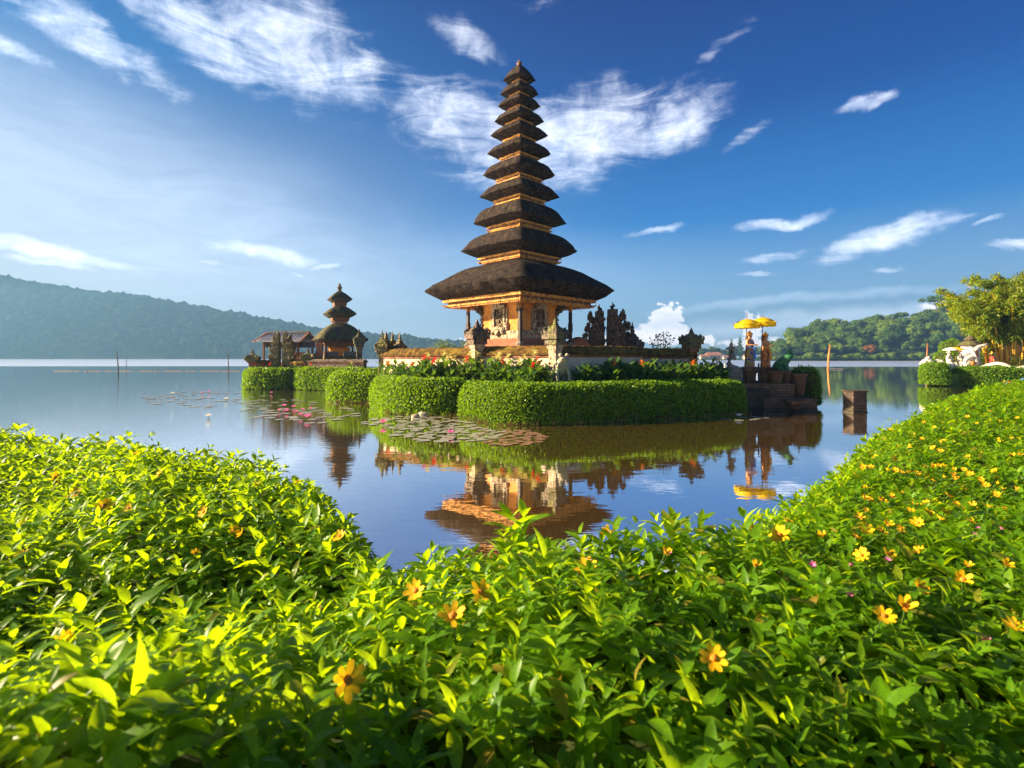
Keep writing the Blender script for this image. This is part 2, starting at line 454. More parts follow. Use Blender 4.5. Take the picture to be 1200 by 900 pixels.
def water_mat():
    m, t, b = mat_base('lake_water')
    g = t.new('ShaderNodeNewGeometry')
    sep = t.new('ShaderNodeSeparateXYZ')
    t.l.new(g.outputs['Position'], sep.inputs[0])
    # wind ripples begin about 145 m out
    edge = t.math('ADD', sep.outputs[1], t.math('MULTIPLY', t.math('SUBTRACT', t.noise(t.mapping(g.outputs['Position'], scale=(.01, .03, 1)), 1, 3, .5), 0.5), 40))
    far = t.maprange(edge, 138, 155, 0, 1, True)
    dif = t.new('ShaderNodeBsdfDiffuse')
    murk = t.mix(t.maprange(sep.outputs[1], 10, 60), (0.20, 0.11, 0.016, 1), (0.07, 0.075, 0.05, 1))
    t.put(dif.inputs[0], murk)
    gl = t.new('ShaderNodeBsdfGlossy')
    gl.inputs[0].default_value = (0.97, 0.98, 1.0, 1)
    t.put(gl.inputs['Roughness'], t.math('ADD', 0.015, t.math('MULTIPLY', far, 0.33)))
    v = t.mapping(g.outputs['Position'], scale=(1.0, 2.2, 1))
    calm = t.noise(v, 1.6, 3, .5)
    # lively patch of ripples on the left part of the pond
    lx = t.maprange(sep.outputs[0], -2, -14, 0, 1, True)
    fine = t.noise(t.mapping(g.outputs['Position'], scale=(1.2, 5, 1)), 1.6, 3, .55)
    h = t.math('ADD', t.math('MULTIPLY', calm, 0.0022), t.math('MULTIPLY', t.math('MULTIPLY', fine, lx), 0.008))
    bn = t.new('ShaderNodeBump')
    bn.inputs['Strength'].default_value = 1
    bn.inputs['Distance'].default_value = 1
    t.put(bn.inputs['Height'], h)
    t.l.new(bn.outputs[0], gl.inputs['Normal'])
    fr = t.new('ShaderNodeFresnel')
    fr.inputs[0].default_value = 1.75
    t.l.new(bn.outputs[0], fr.inputs['Normal'])
    fac = t.math('ADD', t.math('MULTIPLY', fr.outputs[0], 0.17), 0.81, clamp=True)
    mx = t.new('ShaderNodeMixShader')
    t.put(mx.inputs[0], fac)
    t.l.new(dif.outputs[0], mx.inputs[1])
    t.l.new(gl.outputs[0], mx.inputs[2])
    t.l.new(mx.outputs[0], t.n['Material Output'].inputs[0])
    return m


M['water'] = water_mat()

# ------------------------------------------------------------------ mesh helpers
class MB:
    """a bag of simple shapes that becomes ONE mesh"""
    def __init__(s):
        s.v, s.f, s.m = [], [], []

    def add(s, verts, faces, mi=0):
        o = len(s.v)
        s.v += [tuple(v) for v in verts]
        s.f += [tuple(i + o for i in f) for f in faces]
        s.m += [mi] * len(faces)
        return s

    def box(s, c, size, rz=0.0, mi=0, top=1.0, shear=(0, 0)):
        hx, hy, hz = size[0] / 2, size[1] / 2, size[2] / 2
        vs = []
        ca, sa = math.cos(rz), math.sin(rz)
        for z, k in ((-hz, 1.0), (hz, top)):
            for x, y in ((-hx, -hy), (hx, -hy), (hx, hy), (-hx, hy)):
                x2, y2 = x * k + (shear[0] if z > 0 else 0), y * k + (shear[1] if z > 0 else 0)
                vs.append((c[0] + x2 * ca - y2 * sa, c[1] + x2 * sa + y2 * ca, c[2] + z))
        s.add(vs, [(3, 2, 1, 0), (4, 5, 6, 7), (0, 1, 5, 4), (1, 2, 6, 5), (2, 3, 7, 6), (3, 0, 4, 7)], mi)
        return s

    def loft(s, rings, mi=0, cap=True):
        n = len(rings[0])
        o = []
        for r in rings:
            o += list(r)
        f = []
        for k in range(len(rings) - 1):
            for i in range(n):
                j = (i + 1) % n
                f.append((k * n + i, k * n + j, (k + 1) * n + j, (k + 1) * n + i))
        if cap:
            f.append(tuple(reversed(range(n))))
            f.append(tuple(range((len(rings) - 1) * n, len(rings) * n)))
        s.add(o, f, mi)
        return s

    def lathe(s, c, prof, n=16, mi=0, sq=None, cap=True):
        rings = []
        for r, z in prof:
            ring = []
            for i in range(n):
                a = 2 * math.pi * i / n
                k = r
                if sq:
                    k = r / ((abs(math.cos(a)) ** sq + abs(math.sin(a)) ** sq) ** (1 / sq))
                ring.append((c[0] + k * math.cos(a), c[1] + k * math.sin(a), c[2] + z))
            rings.append(ring)
        return s.loft(rings, mi, cap)

    def tube(s, pts, rad, n=8, mi=0):
        pts = [Vector(p) for p in pts]
        if not isinstance(rad, (list, tuple)):
            rad = [rad] * len(pts)
        rings = []
        up = Vector((0, 0, 1))
        for i, p in enumerate(pts):
            d = (pts[min(i + 1, len(pts) - 1)] - pts[max(i - 1, 0)]).normalized()
            a = d.cross(up)
            if a.length < 0.05:
                a = d.cross(Vector((1, 0, 0)))
            a.normalize()
            b = a.cross(d)
            rings.append([p + (a * math.cos(2 * math.pi * k / n) + b * math.sin(2 * math.pi * k / n)) * rad[i] for k in range(n)])
        return s.loft(rings, mi)

    def ico(s, c, r, sub=1, squash=(1, 1, 1), jit=0.0, mi=0, freq=1.5):
        V, F = ICO[sub]
        o = []
        off = Vector((random.random() * 50, random.random() * 50, 0))
        for v in V:
            k = 1 + jit * mnoise.noise(Vector(v) * freq + off) * 2
            o.append((c[0] + v[0] * r * squash[0] * k, c[1] + v[1] * r * squash[1] * k, c[2] + v[2] * r * squash[2] * k))
        return s.add(o, F, mi)

    def build(s, name, mats, parent=None, smooth=False, bevel=0.0):
        me = bpy.data.meshes.new(name)
        me.from_pydata(s.v, [], s.f)
        if not isinstance(mats, (list, tuple)):
            mats = [mats]
        for m in mats:
            me.materials.append(m)
        me.polygons.foreach_set('material_index', s.m)
        if smooth:
            me.polygons.foreach_set('use_smooth', [True] * len(me.polygons))
        me.update()
        o = bpy.data.objects.new(name, me)
        C.objects.link(o)
        if parent:
            o.parent = parent
        if bevel:
            bv = o.modifiers.new('bevel', 'BEVEL')
            bv.width = bevel
            bv.segments = 2
        return o


def _ico(sub):
    bm = bmesh.new()
    bmesh.ops.create_icosphere(bm, subdivisions=sub, radius=1)
    V = [tuple(v.co) for v in bm.verts]
    F = [tuple(v.index for v in f.verts) for f in bm.faces]
    bm.free()
    return V, F


ICO = {k: _ico(k) for k in (1, 2, 3)}


def np_mesh(name, blocks, mats, parent=None, smooth=True):
    """blocks: list of (verts Nx3, faces Mx(3|4), material index)"""
    me = bpy.data.meshes.new(name)
    nv = sum(len(b[0]) for b in blocks)
    V = np.concatenate([np.asarray(b[0], dtype=np.float32).reshape(-1, 3) for b in blocks])
    loops, starts, totals, mi = [], [], [], []
    vo, lo = 0, 0
    for v, f, m in blocks:
        f = np.asarray(f, dtype=np.int32)
        k = f.shape[1]
        loops.append((f + vo).ravel())
        starts.append(lo + np.arange(len(f), dtype=np.int32) * k)
        totals.append(np.full(len(f), k, dtype=np.int32))
        mi.append(np.full(len(f), m, dtype=np.int32))
        vo += len(v)
        lo += f.size
    loops = np.concatenate(loops)
    me.vertices.add(nv)
    me.vertices.foreach_set('co', V.ravel())
    me.loops.add(len(loops))
    me.loops.foreach_set('vertex_index', loops)
    st = np.concatenate(starts)
    me.polygons.add(len(st))
    me.polygons.foreach_set('loop_start', st)
    me.polygons.foreach_set('loop_total', np.concatenate(totals))
    me.polygons.foreach_set('material_index', np.concatenate(mi))
    me.polygons.foreach_set('use_smooth', np.full(len(st), smooth))
    for m in mats:
        me.materials.append(m)
    me.update(calc_edges=True)
    o = bpy.data.objects.new(name, me)
    C.objects.link(o)
    if parent:
        o.parent = parent
    return o


def leaf_tmpl(rows=4, w=0.22, fold=0.25, droop=0.2, wid=None):
    """a leaf along +Y of length 1, returns verts, quads"""
    V, F = [], []
    for i in range(rows + 1):
        t = i / rows
        ww = w * (math.sin(math.pi * min(1, max(0.0, t)) ** 0.85) ** 0.8 if 0 < t < 1 else 0.06)
        z = -droop * t * t
        V += [(-ww, t, z + fold * ww), (0, t, z), (ww, t, z + fold * ww)]
    for i in range(rows):
        for j in (0, 1):
            a = i * 3 + j
            F.append((a, a + 1, a + 4, a + 3))
    return np.array(V), np.array(F)


def petal_tmpl():
    W_ = [.07, .16, .22, .21, .10]
    V, F = [], []
    for i, w in enumerate(W_):
        t = i / 4
        V += [(-w, t * (1.0 if i < 4 else .97), .10 * t * t + .05 * w), (0, t * (1 if i < 4 else .93), .08 * t * t), (w, t * (1 if i < 4 else .97), .10 * t * t + .05 * w)]
    for i in range(4):
        for j in (0, 1):
            a = i * 3 + j
            F.append((a, a + 1, a + 4, a + 3))
    return np.array(V), np.array(F)


def card_tmpl(w=0.35):
    """cheap leaf: two triangles folded into a kite quad"""
    return np.array([(0, 0, 0), (w, .5, .08), (0, 1, -.05), (-w, .5, .08)], float), np.array([(0, 1, 2, 3)])


def frames(D, U):
    D = D / np.maximum(1e-6, np.linalg.norm(D, axis=1, keepdims=True))
    X = np.cross(D, U)
    X /= np.maximum(1e-6, np.linalg.norm(X, axis=1, keepdims=True))
    Z = np.cross(X, D)
    return np.stack([X, D, Z], axis=1)      # rows: local axes


def scatter(tmpl, pos, D, U, size):
    V, F = tmpl
    Fm = frames(D, U)
    W = np.einsum('kj,nji->nki', V, Fm) * size[:, None, None] + pos[:, None, :]
    n = len(pos)
    faces = (F[None] + (np.arange(n) * len(V))[:, None, None]).reshape(-1, F.shape[1])
    return W.reshape(-1, 3), faces


def tri_samples(verts, faces, n, seed=0):
    g = np.random.default_rng(seed)
    V = np.asarray(verts, float)
    T = []
    for f in faces:
        for k in range(1, len(f) - 1):
            T.append((f[0], f[k], f[k + 1]))
    T = np.array(T)
    A, B, D = V[T[:, 0]], V[T[:, 1]], V[T[:, 2]]
    N = np.cross(B - A, D - A)
    ar = np.linalg.norm(N, axis=1)
    N = N / np.maximum(ar[:, None], 1e-9)
    idx = g.choice(len(T), n, p=ar / ar.sum())
    u, v = g.random(n), g.random(n)
    fl = u + v > 1
    u[fl], v[fl] = 1 - u[fl], 1 - v[fl]
    p = A[idx] + (B[idx] - A[idx]) * u[:, None] + (D[idx] - A[idx]) * v[:, None]
    return p, N[idx], ar.sum() / 2


def leaves_on(mb, n, size, seed, out=0.0, jit=0.05, tmpl=None, flat=0.5, bare=0.0):
    g = np.random.default_rng(seed)
    p, N, _ = tri_samples(mb.v, mb.f, n, seed)
    p = p + N * (out + jit * g.normal(size=(n, 1)))
    if bare:
        kp_ = (p[:, 2] > bare * (.6 + .5 * np.sin(p[:, 0] * 3.3) + .4 * np.sin(p[:, 0] * 7.7 + 1))) | (g.random(n) < .35)
        p, N = p[kp_], N[kp_]
        n = len(p)
    D = g.normal(size=(n, 3)) + N * flat
    D[:, 2] += 0.25
    U = N + g.normal(size=(n, 3)) * 0.6
    s = size * g.uniform(0.6, 1.35, n)
    return scatter(tmpl or card_tmpl(), p, D, U, s)


def tag(o, label=None, cat=None, group=None, kind=None):
    if label:
        o['label'] = label
    if cat:
        o['category'] = cat
    if group:
        o['group'] = group
    if kind:
        o['kind'] = kind
    return o


def empty(name, loc, rz=0.0, label=None, cat=None, group=None):
    o = bpy.data.objects.new(name, None)
    o.empty_display_size = 0.2
    C.objects.link(o)
    o.location = loc
    o.rotation_euler = (0, 0, rz)
    return tag(o, label, cat, group)


def copy_tree(o, parent=None):
    c = o.copy()
    C.objects.link(c)
    c.parent = parent
    for ch in list(o.children):
        copy_tree(ch, c)
    return c


def fbm(x, y, z=0.0, o=4):
    return mnoise.fractal(Vector((x, y, z)), 1.0, 2.0, o)


def skin_mesh(name, joints, edges, radii, mat, parent=None, sub=2, loc=None):
    """one continuous surface grown over a skeleton of joints"""
    me = bpy.data.meshes.new(name + '_skeleton')
    me.from_pydata([Vector(j) for j in joints], edges, [])
    o = bpy.data.objects.new(name + '_tmp', me)
    C.objects.link(o)
    o.modifiers.new('skin', 'SKIN')
    if not me.skin_vertices:
        bm = bmesh.new()
        bm.from_mesh(me)
        bm.verts.layers.skin.verify()
        bm.to_mesh(me)
        bm.free()
    for i, r in enumerate(radii):
        sv = me.skin_vertices[0].data[i]
        sv.radius = r if isinstance(r, tuple) else (r, r)
        sv.use_root = (i == 0)
    ss = o.modifiers.new('sub', 'SUBSURF')
    ss.levels = ss.render_levels = sub
    bpy.context.view_layer.update()
    dg = bpy.context.evaluated_depsgraph_get()
    nm = bpy.data.meshes.new_from_object(o.evaluated_get(dg))
    nm.name = name
    nm.materials.clear()
    nm.materials.append(mat)
    nm.polygons.foreach_set('use_smooth', [True] * len(nm.polygons))
    bpy.data.objects.remove(o)
    bpy.data.meshes.remove(me)
    r = bpy.data.objects.new(name, nm)
    C.objects.link(r)
    if parent:
        r.parent = parent
    return r


# ================================================================== SETTING
# ---- water
wm = MB()
wm.add([(-1480, -90, 0), (880, -90, 0), (880, 1480, 0), (-1480, 1480, 0)], [(0, 1, 2, 3)])
tag(wm.build('water', M['water']), kind='structure')

# ---- haze
hb = MB()
hb.box((-300, 700, 62), (2400, 1600, 130))
haze = tag(hb.build('haze', M['water']), kind='stuff')
hm = bpy.data.materials.new('haze_air')
hm.use_nodes = True
ht = NT(hm.node_tree)
ht.n.clear()
ho = ht.new('ShaderNodeOutputMaterial')
hv = ht.new('ShaderNodeVolumePrincipled')
hv.inputs['Color'].default_value = (0.16, 0.34, 0.58, 1)
hv.inputs['Density'].default_value = 0.0006
hv.inputs['Anisotropy'].default_value = 0.25
ht.l.new(hv.outputs[0], ho.inputs['Volume'])
haze.data.materials.clear()
haze.data.materials.append(hm)
tag(haze, 'pale blue morning haze hanging over the lake', 'haze')

# ---- left mountain: terrain sheet and far forest
ridge = [(-260, 318), (-120, 312), (-40, 318), (0, 326), (60, 335), (130, 343), (200, 353), (270, 368), (340, 380), (400, 387), (470, 394), (540, 402), (620, 409), (700, 414), (760, 418)]


def ridge_y(px):
    for (a, ya), (b, yb) in zip(ridge, ridge[1:]):
        if a <= px <= b:
            k = (px - a) / (b - a)
            return ya + (yb - ya) * k
    return ridge[0][1] if px < ridge[0][0] else ridge[-1][1]


DM = 1000.0


def mount_h(x, y):
    """terrain height of the far mountain"""
    px = HX + FPX * x / DM
    top = (HY - ridge_y(px)) / FPX * DM - 6
    k = min(1, max(0, (y - DM + 120) / 170))
    k2 = math.sin(k * math.pi / 2)
    n = fbm(x * .006, y * .006, 1, 5) * 12
    return max(-2, top * k2 + n * k * (1 if k < 0.9 else .4)) if top > 0 else -2


gx, gy = 150, 26
mv, mf = [], []
for j in range(gy):
    for i in range(gx):
        x = -1380 + i * (1620 / (gx - 1))
        y = DM - 125 + j * (260 / (gy - 1))
        k = y
        hh = mount_h(x, min(y, DM + 60))
        if y > DM + 70:
            hh *= max(0, 1 - (y - DM - 70) / 60)
        mv.append((x, y, hh - 1))
for j in range(gy - 1):
    for i in range(gx - 1):
        a = j * gx + i
        mf.append((a, a + 1, a + gx + 1, a + gx))
mt = MB().add(mv, mf)
tag(mt.build('hills', M['forest_far'], smooth=True), kind='structure')
blk = []
V1 = np.array(ICO[1][0])
F1 = np.array(ICO[1][1])
g = np.random.default_rng(3)
pos, siz = [], []
while len(pos) < 7000:
    x = g.uniform(-1360, 230)
    y = DM - 118 + (g.random() ** .6) * 185
    h = mount_h(x, y)
    if h > -1:
        s = g.uniform(4.5, 9.0) * (1.25 if g.random() < .12 else 1)
        pos.append((x, y, h + s * .45))
        siz.append((s, s, s * g.uniform(.7, 1.1)))
pos, siz = np.array(pos), np.array(siz)
jit = 1 + 0.45 * (g.random((len(pos), len(V1), 1)) - .5)
W = V1[None] * siz[:, None, :] * jit + pos[:, None, :]
Fc = (F1[None] + (np.arange(len(pos)) * len(V1))[:, None, None]).reshape(-1, 3)
ff = np_mesh('far_forest', [(W.reshape(-1, 3), Fc, 0)], [M['forest_far']])
tag(ff, 'blue hazy rainforest covering the mountain across the lake', 'forest', kind='stuff')

# ---- right hill terrain and its trees
hill_top = [(880, 419), (905, 412), (930, 398), (960, 390), (1000, 386), (1050, 381), (1100, 372), (1150, 362), (1220, 352), (1300, 348)]
DH = 400.0


def lerp_tab(tab, x):
    if x <= tab[0][0]:
        return tab[0][1]
    for (a, ya), (b, yb) in zip(tab, tab[1:]):
        if x <= b:
            return ya + (yb - ya) * (x - a) / (b - a)
    return tab[-1][1]


def hill_h(x, y):
    px = HX + FPX * x / y
    top = (HY - lerp_tab(hill_top, px)) / FPX * 470 + 1.0
    k = min(1, max(0, (y - DH) / 75))
    return max(0, top * k ** 0.8) - 0.2 if px > 882 else -1


hv_, hf_ = [], []
gx, gy = 70, 22
for j in range(gy):
    for i in range(gx):
        y = DH - 3 + j * 6.5
        x = (178 + i * 4.6)
        hh = hill_h(x, y) + (fbm(x * .05, y * .05) * .8 if y > DH + 6 else 0)
        if y > 500:
            hh *= max(0, 1 - (y - 500) / 35)
        hv_.append((x, y, hh + .4 if y > DH else -1))
for j in range(gy - 1):
    for i in range(gx - 1):
        a = j * gx + i
        hf_.append((a, a + 1, a + gx + 1, a + gx))
tag(MB().add(hv_, hf_).build('hill_ground', M['forest_far'], smooth=True), kind='structure')


def tree_mesh(seed, h, w, leafm, shape='round', nleaf=1500, clumps=16, leaf=0.9, trunk_h=.35):
    """returns (crown mesh, trunk mesh) as data, base at the origin"""
    random.seed(seed)
    cl = MB()
    core = MB()
    cents = []
    for k in range(clumps):
        t = (k + .5) / clumps
        a = k * 2.4 + random.random()
        if shape == 'cone':
            rr = w * .5 * (1 - t) * random.uniform(.3, .8)
            z = h * (trunk_h * .5 + (1 - trunk_h * .5) * t)
            cr = w * .5 * (1.05 - t) * .55 + .15
        elif shape == 'umbrella':
            rr = w * .5 * random.uniform(.1, .85)
            z = h * random.uniform(.80, .95) - rr * .10
            cr = w * .13
        else:
            rr = w * .5 * math.sqrt(random.random()) * .72
            z = h * (trunk_h + (1 - trunk_h) * random.uniform(.2, .86)) - rr * .25
            cr = w * random.uniform(.15, .24)
        c = (rr * math.cos(a), rr * math.sin(a), z)
        cents.append((c, cr))
        cl.ico(c, cr, 2 if clumps < 14 else 1, (1, 1, .75 if shape != 'umbrella' else .4), .35)
        core.ico(c, cr * .8, 1, (1, 1, .75 if shape != 'umbrella' else .4), .3)
    lv, lf = leaves_on(cl, nleaf, leaf, seed, 0.0, cents[0][1] * .13, flat=.4)
    cv, cf = np.array(core.v), np.array(core.f)
    crown = np_mesh('crown', [(lv, lf, 0), (cv, cf, 0)], [leafm])
    tr = MB()
    tr.tube([(0, 0, -.5), (0.02 * h, 0, h * .3), (0, .01 * h, h * .7)], [h * .035, h * .024, h * .01], 7)
    for c, cr in cents[::2]:
        b0 = Vector((0, 0, h * (trunk_h if shape != 'umbrella' else .55)))
        tr.tube([b0, (b0 + Vector(c)) / 2 + Vector((0, 0, -.02 * h)), Vector(c)], [h * .014, h * .01, h * .004], 5)
    trunk = tr.build('trunk', M['trunk'], smooth=True)
    return crown, trunk


def tree_thing(name, loc, seed, h, w, leafm, label, cat='tree', group=None, **kw):
    e = empty(name, loc, 0, label, cat, group)
    cr, tk = tree_mesh(seed, h, w, leafm, **kw)
    cr.parent = e
    tk.parent = e
    return e


grp_hill = 'broadleaf trees crowding the hillside across the lake at right'
lab_hill = {'d': 'dark green round-crowned tree crowding the wooded hillside across the lake',
            'l': 'pale olive bushy tree crowding the wooded hillside across the lake',
            's': 'low bright shrub along the foot of the wooded hill at the water'}
protos = []
for k, (s, h, w, lm, kk) in enumerate([(11, 14, 14, 'tree_leaf', 'd'), (12, 12, 15, 'tree_leaf', 'd'), (13, 16, 12, 'tree_leaf', 'd'),
                                       (14, 13, 13, 'tree_leaf_light', 'l'), (15, 11, 12, 'tree_leaf_light', 'l')]):
    e = tree_thing('broadleaf_tree', (0, 0, 0), s, h, w, M[lm], lab_hill[kk], group=grp_hill, nleaf=2600, clumps=22, leaf=.95)
    protos.append([e, kk, False])
random.seed(21)
cnt = 0
spots = []
tries = 0
while len(spots) < 150 and tries < 9000:
    tries += 1
    px = random.uniform(905, 1235)
    Y = DH + 5 + 78 * random.random() ** .8
    x = (px - HX) / FPX * Y
    if all((x - a) ** 2 + (Y - b) ** 2 > 6.2 ** 2 for a, b in spots):
        spots.append((x, Y))
for x, Y in spots:
    pr = random.choice(protos)
    o = pr[0] if not pr[2] else copy_tree(pr[0])
    pr[2] = True
    o.location = (x, Y, hill_h(x, Y) - .3)
    s = random.uniform(.75, 1.15) * (.62 if Y < DH + 14 else 1) * (.7 if (HX + FPX * x / Y) < 925 else 1)
    o.scale = (s, s, s * random.uniform(.85, 1.15))
    o.rotation_euler = (0, 0, random.uniform(0, 6.28))
random.seed(31)
for i in range(58):                                   # low growth along the waterline
    px = 912 + i * 5.3 + random.uniform(-2, 2)
    Y = DH + random.uniform(1.5, 4)
    o = copy_tree(protos[3 if i % 2 else 4][0])
    o.location = ((px - HX) / FPX * Y, Y, -.4)
    s = random.uniform(.30, .55)
    o.scale = (s * 1.15, s * 1.15, s)
    o['label'] = lab_hill['s']
    o['group'] = 'low shrubs along the foot of the wooded hill'
# the few that stand out
e = tree_thing('umbrella_tree', P(1097, 372, 462) - Vector((0, 0, 0)), 31, 19, 26, M['tree_leaf'], 'tall flat-topped tree rising above the wooded ridge at right', shape='umbrella', nleaf=2200, clumps=18, leaf=1.0)
e = tree_thing('umbrella_tree', P(1056, 384, 462), 32, 13, 16, M['tree_leaf'], 'smaller flat-topped tree on the ridge left of the tallest one', shape='umbrella', nleaf=1500, clumps=13, leaf=1.0)
e = tree_thing('flowering_tree', P(1020, 420, 408), 33, 12, 10, M['tree_leaf_red'], 'orange-tinged flowering tree at the foot of the wooded hill', nleaf=1800, clumps=14, leaf=.8)

# ---- far village across the lake (centre right)
vg = MB()
vg.add([(60, 604, .2), (330, 604, .2), (330, 604, -1), (60, 604, -1), (60, 700, 2), (330, 700, 2)], [(0, 1, 2, 3), (0, 4, 5, 1)])
tag(vg.build('far_shore_ground', M['grass_ground']), kind='structure')
random.seed(5)
pa = tree_thing('shore_tree', (0, 0, 0), 41, 13, 12, M['tree_leaf'], 'dark rounded tree behind the village on the far shore', group='trees behind the far village', nleaf=1500, clumps=14, leaf=1.0)
pb = tree_thing('shore_conifer', (0, 0, 0), 42, 26, 11, M['tree_leaf'], 'tall pointed conifer above the far village', group='conifers on the far shore', shape='cone', nleaf=1700, clumps=16, leaf=1.0)
first = True
for i in range(30):
    px = 722 + i * 7.6 + random.uniform(-3, 3)
    Y = 640 + random.uniform(0, 30)
    o = pa if first else copy_tree(pa)
    first = False
    o.location = ((px - HX) / FPX * Y, Y, 1)
    s = random.uniform(.7, 1.35)
    o.scale = (s, s, s)
for i, (px, hh) in enumerate([(857, .95), (867, 1.05), (861, .7)]):
    o = pb if i == 0 else copy_tree(pb)
    Y = 630
    o.location = ((px - HX) / FPX * Y, Y, 1)
    o.scale = (hh, hh, hh)
hp = empty('lakeside_house', (0, 0, 0), 0, 'low lakeside house with pale wall and clay roof on the far shore', 'house', 'houses of the far village')
b_ = MB()
b_.box((0, 0, 1.7), (10, 6, 3.4))
b_.build('wall', M['house_wall'], hp)
b_ = MB()
b_.add([(-5.8, -3.8, 3.3), (5.8, -3.8, 3.3), (5.8, 3.8, 3.3), (-5.8, 3.8, 3.3), (-4.2, 0, 5.6), (4.2, 0, 5.6)], [(3, 2, 1, 0), (0, 1, 5, 4), (1, 2, 5), (2, 3, 4, 5), (3, 0, 4)])
b_.build('roof', M['roof_tile'], hp)
for wx in (-3, 0, 3):
    b_ = MB()
    b_.box((wx, -3.03, 1.9), (1.3, .1, 1.3))
    b_.build('window', M['black_paint'], hp)
first = True
for i, (px, s, dy) in enumerate([(745, .9, 10), (765, .8, 4), (792, 1, 8), (826, 1.0, 6), (836, 1.5, 12), (852, .8, 3), (878, 1.1, 6), (895, .9, 14), (908, 1.2, 6), (918, 1.5, 10), (928, .8, 3)]):
    Y = 612 + dy
    o = hp if first else copy_tree(hp)
    first = False
    o.location = ((px - HX) / FPX * Y, Y, .5)
    o.scale = (s * 1.1, s, s)
    o.rotation_euler = (0, 0, random.uniform(-.2, .2))

# ---- islands (ground under the temple)
def slab(name, pts, z, m, zb=-.6):
    b = MB()
    n = len(pts)
    b.add([(x, y, z) for x, y in pts] + [(x, y, zb) for x, y in pts],
          [tuple(range(n))] + [(i, i + n, (i + 1) % n + n, (i + 1) % n) for i in range(n)])
    return tag(b.build(name, m), kind='structure')


slab('island_ground', [(-1.6, 22.2), (0.1, 20.0), (10.2, 23.6), (13.6, 26.4), (14, 34), (4, 40), (-9, 39), (-10.3, 30), (-7.2, 29.4), (-6.6, 27.4), (-5.0, 23.7)], .95, M['ground'])
slab('shrine_island_ground', [(-21.2, 42), (-17, 41.6), (-12.5, 40.8), (-8.6, 38.6), (-8, 44), (-10, 52), (-21.5, 52)], .98, M['ground'])
slab('far_bank_ground', [(36.5, 46.5), (45, 46), (62, 45), (80, 60), (115, 112), (72, 76), (44, 53)], 1.1, M['grass_ground'])

# ================================================================== TEMPLE TOWER
HSQ = math.sqrt(2)


def ring_sq(rd, z, p=1.0, n=16, sag=0.0, jit=0.0, seed=0):
    """rounded square ring; corners on the local diagonals; rd = half diagonal"""
    out = []
    N = 4 * n
    for i in range(N):
        a = 2 * math.pi * i / N
        c, s = abs(math.cos(a)), abs(math.sin(a))
        k = rd / ((c ** p + s ** p) ** (1 / p))
        cor = abs(math.cos(2 * a)) ** 3
        j = 1 + jit * mnoise.noise(Vector((a * 6, z * 3, seed)))
        b = a + math.pi / 4
        out.append((k * j * math.cos(b), k * j * math.sin(b), z - sag * cor + jit * .6 * mnoise.noise(Vector((a * 9, z * 2, seed + 9)))))
    return out


def thatch_roof(name, Rt, Rb, Rc, z0, zb, zc, parent, mat, ex=1.8, tk=.7, seed=0, sag=0.0, apex=False, rn=10):
    rings = []
    h = z0 - zb
    n = rn
    j = .017
    rings.append(ring_sq(Rb * .82, zb + h * .12, 1.0, n))
    rings.append(ring_sq(Rb * 1.01, zb + .01, 1.03, n, 0, j, seed))
    rings.append(ring_sq(Rb + (Rt - Rb) * .42, zb + h * .36, 1.08, n, 0, j * 2, seed))
    rings.append(ring_sq(Rb + (Rt - Rb) * .88, z0 - h * .16, 1.15, n, 0, j * 3, seed))
    rings.append(ring_sq(Rt * .992, z0 - h * .05, 1.13, n, 0, j * 3, seed))
    rings.append(ring_sq(Rt, z0 + h * .02, 1.16, n, 0, j * 3, seed))
    rings.append(ring_sq(Rt * .985, z0 + h * .09, 1.12, n, 0, j * 3, seed))
    K = 9
    for i in range(1, K + 1):
        t = i / K
        f = 1 - (1 - min(1, t / tk)) ** ex
        f -= (0.24 if not apex and tk < .7 else .05) * max(0, (t - tk) / max(.01, 1 - tk))
        r = Rt * .985 + (Rc - Rt * .985) * t
        rings.append(ring_sq(r, z0 + h * .07 + (zc - z0 - h * .07) * f, 1.12 - .09 * t, n, 0, j * (2.2 - t), seed))
    b = MB()
    b.loft(rings)
    return b.build(name, mat, parent, smooth=True)


def square_band(mb, rd, z0, z1, mi=0, n=1):
    """solid square slab, half diagonal rd"""
    s = rd * HSQ
    mb.box((0, 0, (z0 + z1) / 2), (s, s, z1 - z0), 0, mi)


def square_frame(mb, rd, w, z0, z1, mi=0):
    """hollow square frame of four butted beams"""
    s = rd * HSQ
    zc, h = (z0 + z1) / 2, z1 - z0
    mb.box((0, -s / 2 + w / 2, zc), (s, w, h), 0, mi)
    mb.box((0, s / 2 - w / 2, zc), (s, w, h), 0, mi)
    mb.box((-s / 2 + w / 2, 0, zc), (w, s - 2 * w, h), 0, mi)
    mb.box((s / 2 - w / 2, 0, zc), (w, s - 2 * w, h), 0, mi)


MX, MY = .40, 29.0
meru = empty('pagoda_tower', (MX, MY, .95), R(45), 'tall slender eleven-tiered temple tower with black thatched roofs and gilded eaves', 'temple tower')
Z0 = .95


def zz(py):
    return EYE + (HY - py) / FPX * MY - Z0


